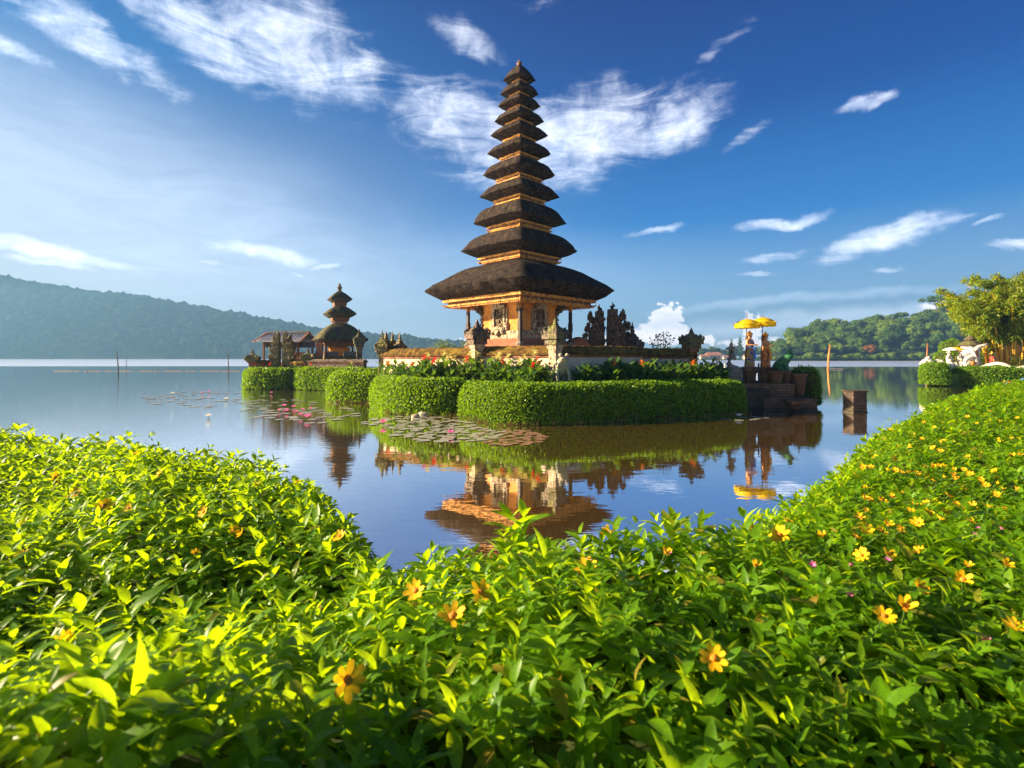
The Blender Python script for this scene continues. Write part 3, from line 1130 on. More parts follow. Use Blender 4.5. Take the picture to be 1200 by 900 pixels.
tiers = [  # Rtip, Rbeam, z tip, z beam bottom, roof top, collar, body below
    (5.23, 4.22, 341, 360.0, 311.5, 1.50, None),
    (3.23, 2.30, 295, 308.5, 275.5, 1.25, 1.46),
    (2.59, 1.80, 262, 272.0, 243.0, 1.04, 1.24),
    (2.20, 1.45, 231, 241.0, 217.5, .95, 1.04),
    (2.01, 1.30, 205.6, 216.0, 192.0, .84, .95),
    (1.76, 1.10, 180.7, 190.6, 170.0, .72, .84),
    (1.57, .93, 159.3, 169.4, 150.0, .62, .72),
    (1.37, .79, 142.7, 150.0, 132.6, .52, .62),
    (1.17, .65, 125.0, 133.0, 116.0, .46, .52),
    (1.06, .57, 110.7, 117.0, 100.6, .36, .46),
    (.91, .43, 94.4, 101.0, 76.7, .10, .36)]
for i, (Rt, Rb, yt, yb, yc, Rc, rbody) in enumerate(tiers):
    zt, zb_, zc_ = zz(yt), zz(yb), zz(yc)
    bh = (.36 if i == 0 else .20 + .08 * (Rb / 2.3))       # height of the gilded eave
    last = i == 10
    thatch_roof('thatched_roof', Rt, Rb, Rc * (.82 if not last else 1), zt, zb_ + bh, zc_, meru, M['thatch'], ex=1.6 if i == 0 else (1.5 if last else 2.0), tk=.80 if i == 0 else (1.0 if last else .60), seed=i * 3 + 1, rn=24 if i == 0 else 16)
    b = MB()
    k = bh / .42
    w = .12 + .10 * k
    square_frame(b, Rb, w, zb_ + bh * .62, zb_ + bh * 1.06)
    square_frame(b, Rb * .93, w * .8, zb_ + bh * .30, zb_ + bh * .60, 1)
    square_frame(b, Rb * .945, w, zb_ + bh * .02, zb_ + bh * .28)
    # drooping carved fringe and corner ornaments
    s = Rb * .93 * HSQ
    nd = max(6, int(s / (.16 * max(.6, k))))
    for q in range(nd):
        u = -s / 2 + s * (q + .5) / nd
        dz = .07 * k + .03
        for (cx, cy, rz) in ((u, -s / 2 + .03, 0), (u, s / 2 - .03, 0), (-s / 2 + .03, u, R(90)), (s / 2 - .03, u, R(90))):
            b.box((cx, cy, zb_ - dz / 2 + .008), (s / nd * .7, .04, dz), rz)
    for a in range(4):
        an = R(45 + 90 * a)
        rr = Rb * .96
        b.tube([(rr * .93 * math.cos(an), rr * .93 * math.sin(an), zb_ + bh * .1), (rr * 1.0 * math.cos(an), rr * 1.0 * math.sin(an), zb_ + bh * .05),
                (rr * 1.05 * math.cos(an), rr * 1.05 * math.sin(an), zb_ + bh * .3)], [.07 * k + .03, .06 * k + .02, .02], 6)
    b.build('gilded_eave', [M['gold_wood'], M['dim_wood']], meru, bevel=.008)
    b = MB()
    square_band(b, Rb * .97 - .02, zb_ + bh * .66, zb_ + bh * .9)
    b.build('eave_ceiling', M['brown_wood'], meru)
    if rbody:
        zlo = zz(tiers[i - 1][4]) - .35
        b = MB()
        square_band(b, rbody * .80, zlo - .1, zb_ + bh * .5)
        square_frame(b, rbody * .9, .08, zb_ - .02 - .10 * k, zb_ + .02)
        square_frame(b, rbody, .08, zlo + .30, zlo + .42)
        ss = rbody * HSQ * .93
        npn = 5 if i < 4 else 3
        for q in range(npn + 1):
            u = -ss / 2 + .04 + (ss - .08) * q / npn
            hh = zb_ - zlo - .4
            for (cx, cy) in ((u, -ss / 2 + .03), (u, ss / 2 - .03), (-ss / 2 + .03, u), (ss / 2 - .03, u)):
                b.box((cx, cy, zlo + .4 + hh / 2 - .04), (.07, .07, max(.05, hh - .12)))
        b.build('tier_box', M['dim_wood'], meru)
# finial
b = MB()
zt = zz(77.5)
b.lathe((0, 0, zt - .12), [(.16, 0), (.17, .1), (.10, .15), (.14, .21), (.155, .27), (.09, .34), (.05, .40), (.065, .44), (.0, .50)], 12)
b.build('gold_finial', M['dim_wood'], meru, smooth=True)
# main body
zpl, zbm = zz(404.5), zz(360) + .1          # plinth top, eave
body_r = 2.06
bs = body_r * HSQ
b = MB()
square_band(b, body_r, zpl + .3, zbm + .25)
b.build('wall', M['orange_wall'], meru)
b = MB()
square_band(b, 3.2, .0 - .3, zpl - .55)
square_band(b, 3.0, zpl - .55, zpl)
square_band(b, 2.62, zpl, zpl + .14)
square_band(b, 2.50, zpl + .14, zpl + .30)
b.build('plinth', M['brick'], meru, bevel=.02)
b = MB()
square_band(b, 2.34, zpl + .302, zpl + .50)
square_band(b, 2.22, zpl + .50, zpl + .72)
for a in range(4):
    an = R(45 + 90 * a)
    for rr, z, r_ in ((2.36, .45, .22), (2.30, .66, .17), (2.52, .58, .12)):
        b.ico((rr * .94 * math.cos(an), rr * .94 * math.sin(an), zpl + z), r_, 2, (1, 1, .9), .3, freq=4)
b.build('stone_base', M['cream_stone'], meru, bevel=.02)
for a in range(4):
    Rm = Matrix.Rotation(R(90 * a), 4, 'Z')

    def face(parts, name, m, bev=.0, smooth=False):
        q = MB()
        for (x, z, w_, h_, d, off) in parts:
            q.box((x, -bs / 2 - off - d / 2 + .003, z), (w_, d, h_))
        q.v = [tuple(Rm @ Vector(v)) for v in q.v]
        return q.build(name, m, meru, bevel=bev, smooth=smooth)
    zc = zpl + .72
    H = zbm - zc
    # niche frame
    face([(-.40, zc + H * .45, .13, H * .82, .14, 0), (.40, zc + H * .45, .13, H * .82, .14, 0),
          (-.55, zc + H * .50, .12, H * .55, .08, 0), (.55, zc + H * .50, .12, H * .55, .08, 0),
          (-.52, zc + H * .16, .22, H * .26, .16, 0), (.52, zc + H * .16, .22, H * .26, .16, 0),
          (0, zc + H * .86, .95, H * .14, .20, 0), (0, zc + H * .96, .62, H * .10, .24, 0),
          (0, zc + H * .07, 1.0, H * .12, .20, 0)], 'niche_frame', M['cream_stone'], .012)
    face([(0, zc + H * .46, .66, H * .68, .02, 0)], 'niche_recess', M['black_paint'])  # black back plate: shade inside the niche put into its colour
    # carved figure panel
    q = MB()
    random.seed(60 + a)
    for k in range(26):
        q.ico((random.uniform(-.20, .20), -bs / 2 - .07, zc + H * (.17 + .58 * random.random())), random.uniform(.05, .10), 1, (1, .7, 1.1), .3)
    q.box((0, -bs / 2 - .035, zc + H * .46), (.46, .03, H * .62))
    q.v = [tuple(Rm @ Vector(v)) for v in q.v]
    q.build('relief_panel', M['relief'], meru)
    # bulging mask over the plinth
    q = MB()
    for k in range(12):
        an = math.pi * k / 11
        q.ico((.36 * math.cos(an), -bs / 2 - .16, zpl + .62 + .24 * math.sin(an)), .13, 2, (1, .8, 1), .3, freq=4)
    q.ico((0, -bs / 2 - .2, zpl + .62), .2, 2, (1, .8, 1), .3, freq=4)
    q.v = [tuple(Rm @ Vector(v)) for v in q.v]
    q.build('carved_mask', M['cream_stone'], meru)
    # toothed stone corner
    q = MB()
    an = 45 + 90 * a
    cx, cy = body_r * math.cos(R(an)), body_r * math.sin(R(an))
    for k in range(9):
        z = zpl + .82 + k * (H - .2) / 9
        w_ = .20 if k % 2 == 0 else .13
        q.box((cx * .985, cy * .985, z), (w_, w_, .11))
    q.build('corner_quoin', M['relief'], meru)
    # corner bracket under the eave
    q = MB()
    random.seed(80 + a)
    for k in range(10):
        t = k / 9
        rr = body_r * (1.0 + .16 * t)
        q.ico((rr * math.cos(R(an)), rr * math.sin(R(an)), zbm - .42 + .38 * t), .12 + .08 * random.random(), 2, (1, 1, .9), .3, freq=4)
    q.build('eave_bracket', M['relief'], meru)
    # post
    pr = 2.80
    cx, cy = pr * math.cos(R(an)), pr * math.sin(R(an))
    q = MB()
    zlow = zpl - .1
    q.box((cx, cy, zlow + .95), (.15, .15, 1.9))
    q.box((cx, cy, zlow + .95 + .1), (.19, .19, .5))
    post = q.build('post', M['dark_wood'], meru, bevel=.01)
    q = MB()
    zt2 = zlow + 1.9
    q.lathe((cx, cy, zt2), [(.08, 0), (.12, .05), (.09, .1), (.14, .18), (.22, .27), (.24, .34), (.10, .36)], 8)
    q.box((cx, cy, zt2 + .36 + (zbm - zt2 - .3) / 2), (.13, .13, max(.05, zbm - zt2 - .3)))
    q.build('capital', M['gold_wood'], post)
    q = MB()
    q.lathe((cx, cy, zpl - .05), [(.20, 0), (.22, .08), (.15, .14), (.13, .2)], 8)
    q.build('foot', M['grey_stone'], post)

# ================================================================== WALLS, PILLARS, GATES
def wall_run(name, a, b, z0, ztop, label, cat='wall', m_wall='cream_wall', m_cop='coping', th=.36, base_h=None, cop_w=.62, cop_h=.42):
    a, b = Vector((*a, 0)), Vector((*b, 0))
    L = (b - a).length
    ang = math.atan2((b - a).y, (b - a).x)
    mid = (a + b) / 2
    e = empty(name, (mid.x, mid.y, z0), ang, label, cat)
    h = ztop - z0
    q = MB()
    q.box((0, 0, (h - cop_h) / 2), (L, th, h - cop_h))
    q.build('panel', M[m_wall], e)
    q = MB()
    q.box((0, 0, .16), (L + .02, th + .14, .36))
    q.build('footing', M['brick'], e)
    q = MB()
    q.box((0, 0, h - cop_h - .05), (L + .01, th + .12, .10))
    q.build('band', M['brick'], e)
    q = MB()
    # thatch-like mossy coping: gently bumpy rounded ridge
    n = max(8, int(L / .16))
    rings = []
    for i in range(n + 1):
        x = -L / 2 - .03 + (L + .06) * i / n
        dz = .035 * mnoise.noise(Vector((x * 1.3 + a.x, 0, 1)))
        pr = [(-cop_w / 2, h - cop_h - .001), (-cop_w / 2 * 1.08, h - cop_h + .10), (-cop_w * .36, h - cop_h * .45), (-cop_w * .30, h - cop_h * .40), (-cop_w * .12, h - .03 + dz), (0, h + dz),
              (cop_w * .12, h - .03 + dz), (cop_w * .30, h - cop_h * .40), (cop_w * .36, h - cop_h * .45), (cop_w / 2 * 1.08, h - cop_h + .10), (cop_w / 2, h - cop_h - .001)]
        rings.append([(x, y + .02 * mnoise.noise(Vector((x * 4, y * 3, 5))), z + .045 * mnoise.noise(Vector((x * 6, y * 4, 2)))) for y, z in pr])
    q.loft(rings)
    q.build('coping', M[m_cop], e, smooth=False)
    return e


def spiral(mb, c, dirx, diry, r, th, up=1):
    """a curled stone wing"""
    pts, rad = [], []
    for k in range(8):
        t = k / 7
        a = -.6 + 3.4 * t
        rr = r * (1 - .55 * t)
        pts.append((c[0] + dirx * (r * .5 + rr * math.sin(a) * .8), c[1] + diry * (r * .5 + rr * math.sin(a) * .8), c[2] - up * rr * math.cos(a)))
        rad.append(th * (1 - .6 * t))
    mb.tube(pts, rad, 6)


def shrine_pillar(name, loc, H, label, rz=0, w=.5, body='cream_stone', cap='finial_stone', shaft=.64, group=None):
    """stone gatepost: shaft, moulded neck, flaring cap with curled wings, stepped spire"""
    e = empty(name, loc, rz, label, 'pillar', group)
    hs = H * shaft
    q = MB()
    q.box((0, 0, hs * .5), (w * .8, w * .8, hs))
    q.box((0, 0, .12), (w * 1.05, w * 1.05, .24))
    q.box((0, 0, hs * .97), (w * 1.0, w * 1.0, hs * .10))
    q.build('shaft', M[body], e, bevel=.015)
    q = MB()
    q.box((0, 0, hs * 1.07), (w * 1.25, w * 1.25, hs * .12))
    q.box((0, 0, hs * 1.19), (w * 1.62, w * 1.62, hs * .13), top=.94)
    hh = H - hs * 1.25
    q.lathe((0, 0, hs * 1.25), [(w * .86, 0), (w * .80, hh * .08), (w * .62, hh * .16), (w * .60, hh * .20), (w * .44, hh * .32), (w * .42, hh * .36), (w * .24, hh * .48), (w * .14, hh * .54), (w * .21, hh * .60), (w * .11, hh * .68), (w * .15, hh * .75),
                                (w * .08, hh * .82), (w * .05, hh * .90), (.012, hh)], 16, sq=6)
    for dx, dy in ((1, 1), (1, -1), (-1, 1), (-1, -1)):
        d = 1 / HSQ
        spiral(q, (dx * w * .60, dy * w * .60, hs * 1.25 + w * .16), dx * d, dy * d, w * .26, w * .17)
        q.ico((dx * w * .56, dy * w * .56, hs * 1.25 + w * .22), w * .20, 2, (1, 1, 1.3), .4)
        q.ico((dx * w * .34, dy * w * .34, hs * 1.25 + hh * .28), w * .15, 1, (1, 1, 1.4), .4)
    q.build('carved_cap', M[cap], e)
    return e


def candi(name, loc, H, W, label, side, rz=0, m='dark_stone', cat='gate'):
    """one half of a split gate: sheer inner side, stepped and curled outer side (side=+1: steps to +x)"""
    e = empty(name, loc, rz, label, cat)
    D = W * .8
    random.seed(int(abs(loc[0]) * 100) + 3)
    q = MB()
    steps = [(0, .12, 1.0), (.12, .20, .90), (.20, .38, .84), (.38, .43, .96), (.43, .54, .76), (.54, .58, .88), (.58, .69, .64), (.69, .73, .76), (.73, .82, .50), (.82, .86, .60), (.86, .95, .34)]
    for a, b_, w in steps:
        ww = W * w
        dd = D * (w * .85 + .15)
        q.box((side * (ww / 2 - W * .5), 0, H * (a + b_) / 2), (ww, dd, H * (b_ - a) + .004))
    q.build('stone_body', M[m], e, bevel=.02)
    q = MB()
    for a, b_, w in steps[1::2]:
        ww = W * w
        for yy in (-1, 1):
            dd = D * (w * .85 + .15)
            spiral(q, (side * (ww - W * .5 - .10 * W), yy * dd * .42, H * b_ + .02), side * .9, yy * .25, W * .12, W * .085)
        for k in range(11):
            q.ico((side * (ww * random.random() - W * .5), -dd_or(D, w) - .0, H * (a + (b_ - a) * random.random())), W * random.uniform(.05, .09), 1, (1, .8, 1.2), .4)
            q.ico((side * (ww - W * .5 - .02), (random.random() - .5) * D * w, H * (a + .10 * random.random())), W * random.uniform(.06, .12), 1, (1, .8, 1.3), .4)
    q.tube([(-side * W * .33, 0, H * .80), (-side * W * .33, 0, H * .93), (-side * W * .36, 0, H * .98), (-side * W * .28, 0, H * 1.0), (-side * W * .34, 0, H * 1.04)], [W * .14, W * .13, W * .1, W * .07, W * .02], 6)
    q.build('curled_ornament', M[m], e)
    return e


def dd_or(D, w):
    return D * (w * .85 + .15) / 2


GZ = .95
wc = Vector((1.85, 22.9))
wl = Vector((-6.9, 28.4))
wr = Vector((9.25, 27.3))
kp = wc + (wl - wc) * .38
wall_run('temple_wall', tuple(wc), tuple(kp), GZ, 3.03, 'cream temple wall with mossy brown coping between the two tall stone pillars')
wall_run('temple_wall', tuple(kp + (wl - wc).normalized() * .02), tuple(wl), GZ, 2.98, 'long cream temple wall with mossy coping running left from the black-capped pillar')
wk = wc + (wr - wc) * .58
wall_run('temple_wall', tuple(wk), tuple(wc), GZ, 3.03, 'shaded cream wall with dark mossy coping right of the leafy-capped pillar')
wall_run('temple_wall', tuple(wr), tuple(wk + (wr - wc).normalized() * .02), GZ, 2.96, 'low brown wall end beneath the white cumulus cloud')
shrine_pillar('shrine_pillar', (*(wc + Vector((0, -.25))), GZ), 3.25, 'white stone pillar with mossy flaring carved cap at the front wall corner', R(45), .52)
kp2 = kp + Vector((-.15, -.28))
shrine_pillar('shrine_pillar', (*kp2, GZ), 3.35, 'dark roof-capped stone pillar at the middle of the left temple wall', R(30), .56, body='cream_stone', cap='dark_stone')
shrine_pillar('shrine_pillar', (*wr, GZ), 3.1, 'brick pillar with flaring cap at the right end of the wall', R(20), .55, body='brick', cap='finial_stone')
# short spires at the left end of the wall
for k, (px, py, Y, w, lab) in enumerate([(448, 386, 28.3, .40, 'leftmost of four mossy stone spires at the left end of the wall'),
                                         (446 + 3, 399, 27.6, .30, 'stubby mossy stone post at the foot of the wall end'),
                                         (460, 388, 29.4, .34, 'slim mossy spire standing between the wall end spires'),
                                         (468.5, 388.5, 28.6, .34, 'rightmost mossy stone spire above the left wall end')]):
    if k == 1:
        continue
    p = P(px, py, Y)
    shrine_pillar('stone_spire', (p.x, p.y, GZ), p.z - GZ, lab, R(20 * k), w, body='brown_stone', cap='brown_stone', shaft=.56)
p = P(452.5, 388, 28.9)
shrine_pillar('stone_spire', (p.x, p.y, GZ), p.z - GZ, 'broad dark mossy spire beside the leftmost one at the wall end', R(40), .55, body='brown_stone', cap='brown_stone', shaft=.56)
# dark split gate at the right of the tower
p = P(694.5, 357, 31)
candi('split_gate_half', (p.x, p.y, GZ), p.z - GZ - .15, 1.25, 'left half of the dark carved split gate right of the tower', -1, R(8))
p = P(727, 355, 31)
candi('split_gate_half', (p.x, p.y, GZ), p.z - GZ - .15, 1.45, 'right half of the dark carved split gate right of the tower', 1, R(8))
p = P(741, 377, 31)
shrine_pillar('gate_shoulder', (p.x, p.y, GZ), p.z - GZ, 'low dark winged shoulder pillar against the right gate half', R(10), .62, body='dark_stone', cap='dark_stone', shaft=.5)
p = P(667, 386, 34)
# garden rock pale behind gate
b = MB()
b.ico((0, 0, 0), .5, 2, (1.5, 1, .9), .3, freq=2)
e = b.build('garden_rock', M['brick'], smooth=True)
e.location = P(675, 402, 30) - Vector((0, 0, .15))
tag(e, 'small reddish rock mound behind the wall right of the tower', 'rock')

# ================================================================== LEFT SHRINE ISLAND
sp = empty('shrine_pagoda', ((398 - HX) / FPX * 46, 46, .98), R(28), 'small three-tiered thatched shrine on the left island', 'shrine')
SZ = .98


def z46(py):
    return EYE + (HY - py) / FPX * 46 - SZ


for i, (Rt, Rb, yt, yb, yc, Rc) in enumerate([(2.85, 2.25, 398.5, 402, 379.5, .72), (1.68, 1.05, 368, 373, 359.5, .52), (1.27, .78, 351, 355, 341.5, .10)]):
    thatch_roof('thatched_roof', Rt, Rb, Rc, z46(yt), z46(yb), z46(yc), sp, M['thatch_small'], ex=1.5, tk=1.0, seed=i + 40, rn=14)
    q = MB()
    square_frame(q, Rb * .95, .12, z46(yb) - .16, z46(yb) + .05)
    square_frame(q, Rb * .88, .10, z46(yb) - .28, z46(yb) - .165)
    q.build('eave_beam', M['brown_wood'], sp)
    if i:
        yprev = (379.5, 359.5)[i - 1]
        q = MB()
        r = (.72, .55)[i - 1]
        s = r * HSQ / 2
        zl, zh = z46(yprev) - .1, z46(yb) - .1
        for dx in (-1, 1):
            for dy in (-1, 1):
                q.box((dx * s, dy * s, (zl + zh) / 2), (.12, .12, zh - zl))
        q.box((0, 0, zl + (zh - zl) * .30), (s * 1.7, s * 1.7, (zh - zl) * .34))
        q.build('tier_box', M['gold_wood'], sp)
q = MB()
q.lathe((0, 0, z46(342.5)), [(.14, 0), (.2, .12), (.12, .22), (.2, .36), (.22, .45), (.1, .56), (.14, .66), (.0, .8)], 10)
q.build('finial', M['finial_stone'], sp)
q = MB()
square_band(q, 2.3, 0, z46(422))
square_band(q, 2.15, z46(422), z46(417.5))
q.build('plinth', M['brown_stone'], sp)
zl, zh = z46(417.5), z46(402) - .1
for dx in (-1, 1):
    for dy in (-1, 1):
        q = MB()
        q.box((dx * 1.35, dy * 1.35, (zl + zh) / 2), (.16, .16, zh - zl))
        q.box((dx * 1.35, dy * 1.35, zl + .12), (.3, .3, .24))
        q.build('post', M['brown_wood'], sp)
q = MB()
q.box((0, .35, zl + .6), (1.7, 1.2, .25))
q.box((0, .7, zl + 1.15), (1.7, .3, .9))
q.box((0, .3, zl + .25), (1.5, 1.1, .5))
q.build('altar', M['orange_wall'], sp)
q = MB()
q.box((-.9, -1.1, zl + .2), (1.2, .1, .4))
q.box((.7, -1.1, zl + .2), (1.2, .1, .4))
q.build('low_railing', M['grey_stone'], sp)
for px, w, lab, hh in ((374.5, .46, 'reddish stone corner column at the left of the small shrine', 402), (421, .55, 'mossy carved gatepost at the right edge of the small shrine', 384.5)):
    Y = 43.4
    p = P(px, hh, Y)
    if px < 400:
        e = empty('stone_column', (p.x, p.y, SZ), R(10), lab, 'pillar')
        q = MB()
        H = p.z - SZ
        q.box((0, 0, H / 2), (w, w, H))
        q.box((0, 0, .2), (w * 1.3, w * 1.3, .4))
        q.box((0, 0, H - .15), (w * 1.25, w * 1.25, .2))
        q.build('shaft', M['brick'], e, bevel=.02)
        q = MB()
        for k in range(7):
            q.ico((-.25, -.1, .6 + k * .22), .14, 1, (1, 1, 1), .4)
        q.build('mossy_carving', M['brown_stone'], e)
    else:
        shrine_pillar('shrine_pillar', (p.x, p.y, SZ), p.z - SZ, lab, R(20), w, body='brown_stone', cap='finial_stone', shaft=.6)
# tin roofed pavilion
pv = empty('open_pavilion', ((338 - HX) / FPX * 47.5, 47.5, SZ), R(-6), 'open pavilion with grey tin roof behind the split gateposts', 'pavilion')


def z47(py):
    return EYE + (HY - py) / FPX * 47.5 - SZ


x0, x1 = -2.35, 1.9
zr, ze = z47(390), z47(399.5)
q = MB()
q.add([(x0 + .5, 0, zr), (x1, 0, zr), (x1 + .15, -1.7, ze - .05), (x0 + .2, -1.7, ze - .05), (x1 + .15, 1.7, ze - .05), (x0 + .2, 1.7, ze - .05),
       (x0 + .5, 0, zr - .1), (x1, 0, zr - .1), (x1 + .15, -1.7, ze - .15), (x0 + .2, -1.7, ze - .15), (x1 + .15, 1.7, ze - .15), (x0 + .2, 1.7, ze - .15)],
      [(0, 3, 2, 1), (0, 1, 4, 5), (6, 7, 8, 9), (7, 6, 11, 10), (3, 9, 8, 2), (5, 4, 10, 11), (0, 6, 9, 3), (0, 5, 11, 6), (1, 2, 8, 7), (1, 7, 10, 4)])
for k in range(22):
    x = x0 + .5 + k * .18
    q.tube([(x, -.02, zr + .015), (x, -1.68, ze - .035)], .02, 5)
q.build('tin_roof', M['tin'], pv)
q = MB()
q.box(((x0 + x1) / 2 + .3, 0, zr + .06), (x1 - x0 - .4, .25, .14))
q.build('ridge_cap', M['grey_stone'], pv)
q = MB()
q.tube([(x0 + .1, -1.72, ze - .12), (x0 + .38, 0, zr + .02), (x0 + .1, 1.72, ze - .12)], .09, 5)
q.tube([(x1 + .1, -1.72, ze - .12), (x1 + .05, 0, zr + .02), (x1 + .1, 1.72, ze - .12)], .07, 5)
q.build('gable_board', M['orange_paint'], pv)
for x in (x0 + .8, -.2, x1 - .3):
    for y in (-1.3, 1.3):
        q = MB()
        q.box((x, y, ze / 2), (.15, .15, ze))
        q.build('post', M['brown_wood'], pv)
q = MB()
q.box((.1, 0, ze - .35), (x1 - x0 - .6, 2.4, .5))
q.build('ceiling_frieze', M['dark_wood'], pv)
q = MB()
q.box((-.1, .6, .55), (3.4, 1.4, 1.1))
q.box((.5, .9, 1.5), (.9, .3, 1.0))
q.build('raised_floor', M['brick'], pv)
# split gate of the left island: two tall mossy halves
for px, py, W, side, lab in ((322, 387, .80, -1, 'left half of the tall mossy split gate on the left island'), (339, 387, .95, 1, 'right half of the tall mossy split gate on the left island')):
    p = P(px, py, 43.4)
    candi('split_gate_half', (p.x, p.y, SZ), p.z - SZ - .1, W, lab, side, 0, m='brown_stone')
for px, py, w, lab in ((296, 408.5, .62, 'small mossy capped post at the far left end of the island wall'), (361, 407, .66, 'mossy capped post between gate and small shrine')):
    p = P(px, py, 43)
    shrine_pillar('shrine_pillar', (p.x, p.y, SZ), p.z - SZ, lab, R(15), w, body='brick', cap='brown_stone', shaft=.5)


def W2(px, Y):
    return ((px - HX) / FPX * Y, Y)


wall_run('temple_wall', W2(298, 43.1), W2(316, 43.3), SZ, z47(421.5) + SZ, 'short golden-mossed wall left of the split gate on the small island', m_wall='brick', cop_h=.34)
wall_run('temple_wall', W2(342, 43.3), W2(360, 43.0), SZ, z47(421.3) + SZ, 'golden-mossed wall between split gate and capped post on the small island', m_wall='brick', cop_h=.34)
wall_run('temple_wall', W2(363, 42.6), W2(428, 40.8), SZ, z47(420.6) + SZ, 'dark stone wall below the small three-tiered shrine', m_wall='dark_stone', m_cop='dark_stone', cop_h=.25)

# ================================================================== HEDGES
def sweep(path, hw, h, z0=0.0, seed=0, ends=(1, 1)):
    """rounded hedge volume along a path (returns MB)"""
    pts = [Vector((x, y)) for x, y in path]
    for _ in range(3):
        n = [pts[0]]
        for a, b in zip(pts, pts[1:]):
            n += [a * .75 + b * .25, a * .25 + b * .75]
        n.append(pts[-1])
        pts = n
    # resample
    out = [pts[0]]
    for a, b in zip(pts, pts[1:]):
        L = (b - a).length
        k = max(1, int(L / .25))
        for i in range(1, k + 1):
            out.append(a + (b - a) * i / k)
    pts = out
    rings = []
    N = len(pts)
    prof = []
    for i in range(17):
        t = math.pi * i / 16
        c, s = math.cos(t), math.sin(t)
        k = 1 / ((abs(c) ** 3.8 + abs(s) ** 3.8) ** (1 / 3.8))
        prof.append((c * k, s * k))
    tot = 0
    cum = [0]
    for a, b in zip(pts, pts[1:]):
        tot += (b - a).length
        cum.append(tot)
    for i, p in enumerate(pts):
        d = (pts[min(N - 1, i + 1)] - pts[max(0, i - 1)]).normalized()
        nrm = Vector((-d.y, d.x))
        e = min(1.0, (cum[i] + .02) / hw if ends[0] else 1, (tot - cum[i] + .02) / hw if ends[1] else 1)
        f = math.sqrt(max(0.0, 1 - (1 - e) ** 2.2))
        fz = .90 + .10 * f
        ring = []
        for u, v in prof:
            q = p + nrm * (u * hw * f)
            bump = 1 + .06 * mnoise.noise(Vector((q.x * .9, q.y * .9, v * 2 + seed))) + .035 * mnoise.noise(Vector((q.x * 3.1, q.y * 3.1, v * 4 + seed)))
            ring.append((p.x + (q.x - p.x) * bump, p.y + (q.y - p.y) * bump, z0 + v * h * fz * bump))
        rings.append(ring)
    return MB().loft(rings)


def hedge(label, path, hw, h, dens, size, seed, z0=-.05, **kw):
    vol = sweep(path, hw, h, z0, seed, **kw)
    core = sweep(path, hw - size * .55, h - size * .5, z0, seed, **kw)
    _, _, area = tri_samples(vol.v, vol.f, 10)
    n = int(area * dens)
    lv, lf = leaves_on(vol, n, size, seed, -.01, .036, card_tmpl(.38), flat=.9, bare=.16)
    lv2, lf2 = leaves_on(vol, n // 3, size * .9, seed + 1, -.05, .02, card_tmpl(.38), flat=.3)
    tri = [(f[0], f[k], f[k + 1]) for f in core.f for k in range(1, len(f) - 1)]
    o = np_mesh('clipped_hedge', [(lv, lf, 0), (lv2, lf2, 0), (np.array(core.v), np.array(tri), 1)], [M['hedge_leaf'], M['hedge_core']])
    tag(o, label, 'hedge')
    return o


hedge('long clipped hedge in front of the temple wall, dark front and bright rounded left end', [(-1.75, 22.5), (-.1, 20.15), (2.0, 20.5), (10.3, 24.1)], .88, 1.45, 950, .08, 1, z0=.0)
hedge('middle clipped hedge stepping back left of the long hedge, lit along its left side', [(-6.75, 27.8), (-5.0, 23.95), (-3.6, 23.2), (-2.0, 23.0)], .80, 1.5, 650, .095, 2, z0=.02)
hedge('short clipped hedge left of the middle one with a rounded left end', [(-10.4, 33.5), (-9.9, 30.2), (-8.4, 29.7), (-6.9, 29.5)], .80, 1.55, 480, .11, 3, z0=.02)
hedge('farthest clipped hedge along the left tip of the shrine island', [(-21.3, 46), (-21.1, 42.3), (-19, 42.0), (-17.4, 42.1)], .75, 1.5, 300, .13, 4, z0=.1)
hedge('clipped hedge in front of the small three-tiered shrine', [(-17.3, 44), (-16.6, 41.7), (-14.5, 40.9), (-12.0, 40.0), (-9.5, 38.8)], .75, 1.55, 300, .13, 5, z0=.1)
# right bank hedges
hedge('bright round clipped bush at the tip of the right bank', [(36.9, 47.6), (37.3, 46.6), (38.2, 46.6)], 1.15, 1.75, 300, .14, 6, z0=.25)
hedge('long clipped hedge along the right bank below the white statues', [(39.6, 48), (40.2, 46.2), (46, 45.6), (56, 45)], 1.0, 1.42, 260, .14, 7, z0=.2)
hedge('small dark round bush behind the statue platform', [(14.6, 27.4), (14.9, 26.6), (14.6, 26.2)], .62, 1.75, 500, .08, 8, z0=.2)

# dry golden reeds under the hedges
def reeds(label, spots, n, seed, h=.35):
    g = np.random.default_rng(seed)
    P_, D_, S_ = [], [], []
    for k in range(n):
        a, b = spots[g.integers(len(spots))]
        t = g.random()
        P_.append((a[0] + (b[0] - a[0]) * t + g.normal() * .08, a[1] + (b[1] - a[1]) * t + g.normal() * .10, -.02))
        D_.append((g.normal() * .18, g.normal() * .18, 1))
        S_.append(h * g.uniform(.5, 1.3))
    v, f = scatter(card_tmpl(.035), np.array(P_), np.array(D_, float), np.tile([0.2, -1.0, 0], (n, 1)), np.array(S_))
    o = np_mesh('reeds', [(v, f, 0)], [M['gold_moss']])
    tag(o, label, 'reeds', kind='stuff')


reeds('dry golden reeds at the waterline under the middle and short hedges', [((-5.2, 22.75), (-1.9, 21.9)), ((-7.2, 27.4), (-5.4, 23.2)), ((-10.2, 29.0), (-7.2, 28.6)), ((-2.3, 21.8), (-.9, 19.3))], 420, 1, .27)
reeds('thin dry stalks under the front of the long hedge', [((-.6, 19.25), (2.5, 19.8)), ((2.5, 19.8), (10.4, 23.0))], 420, 2, .2)

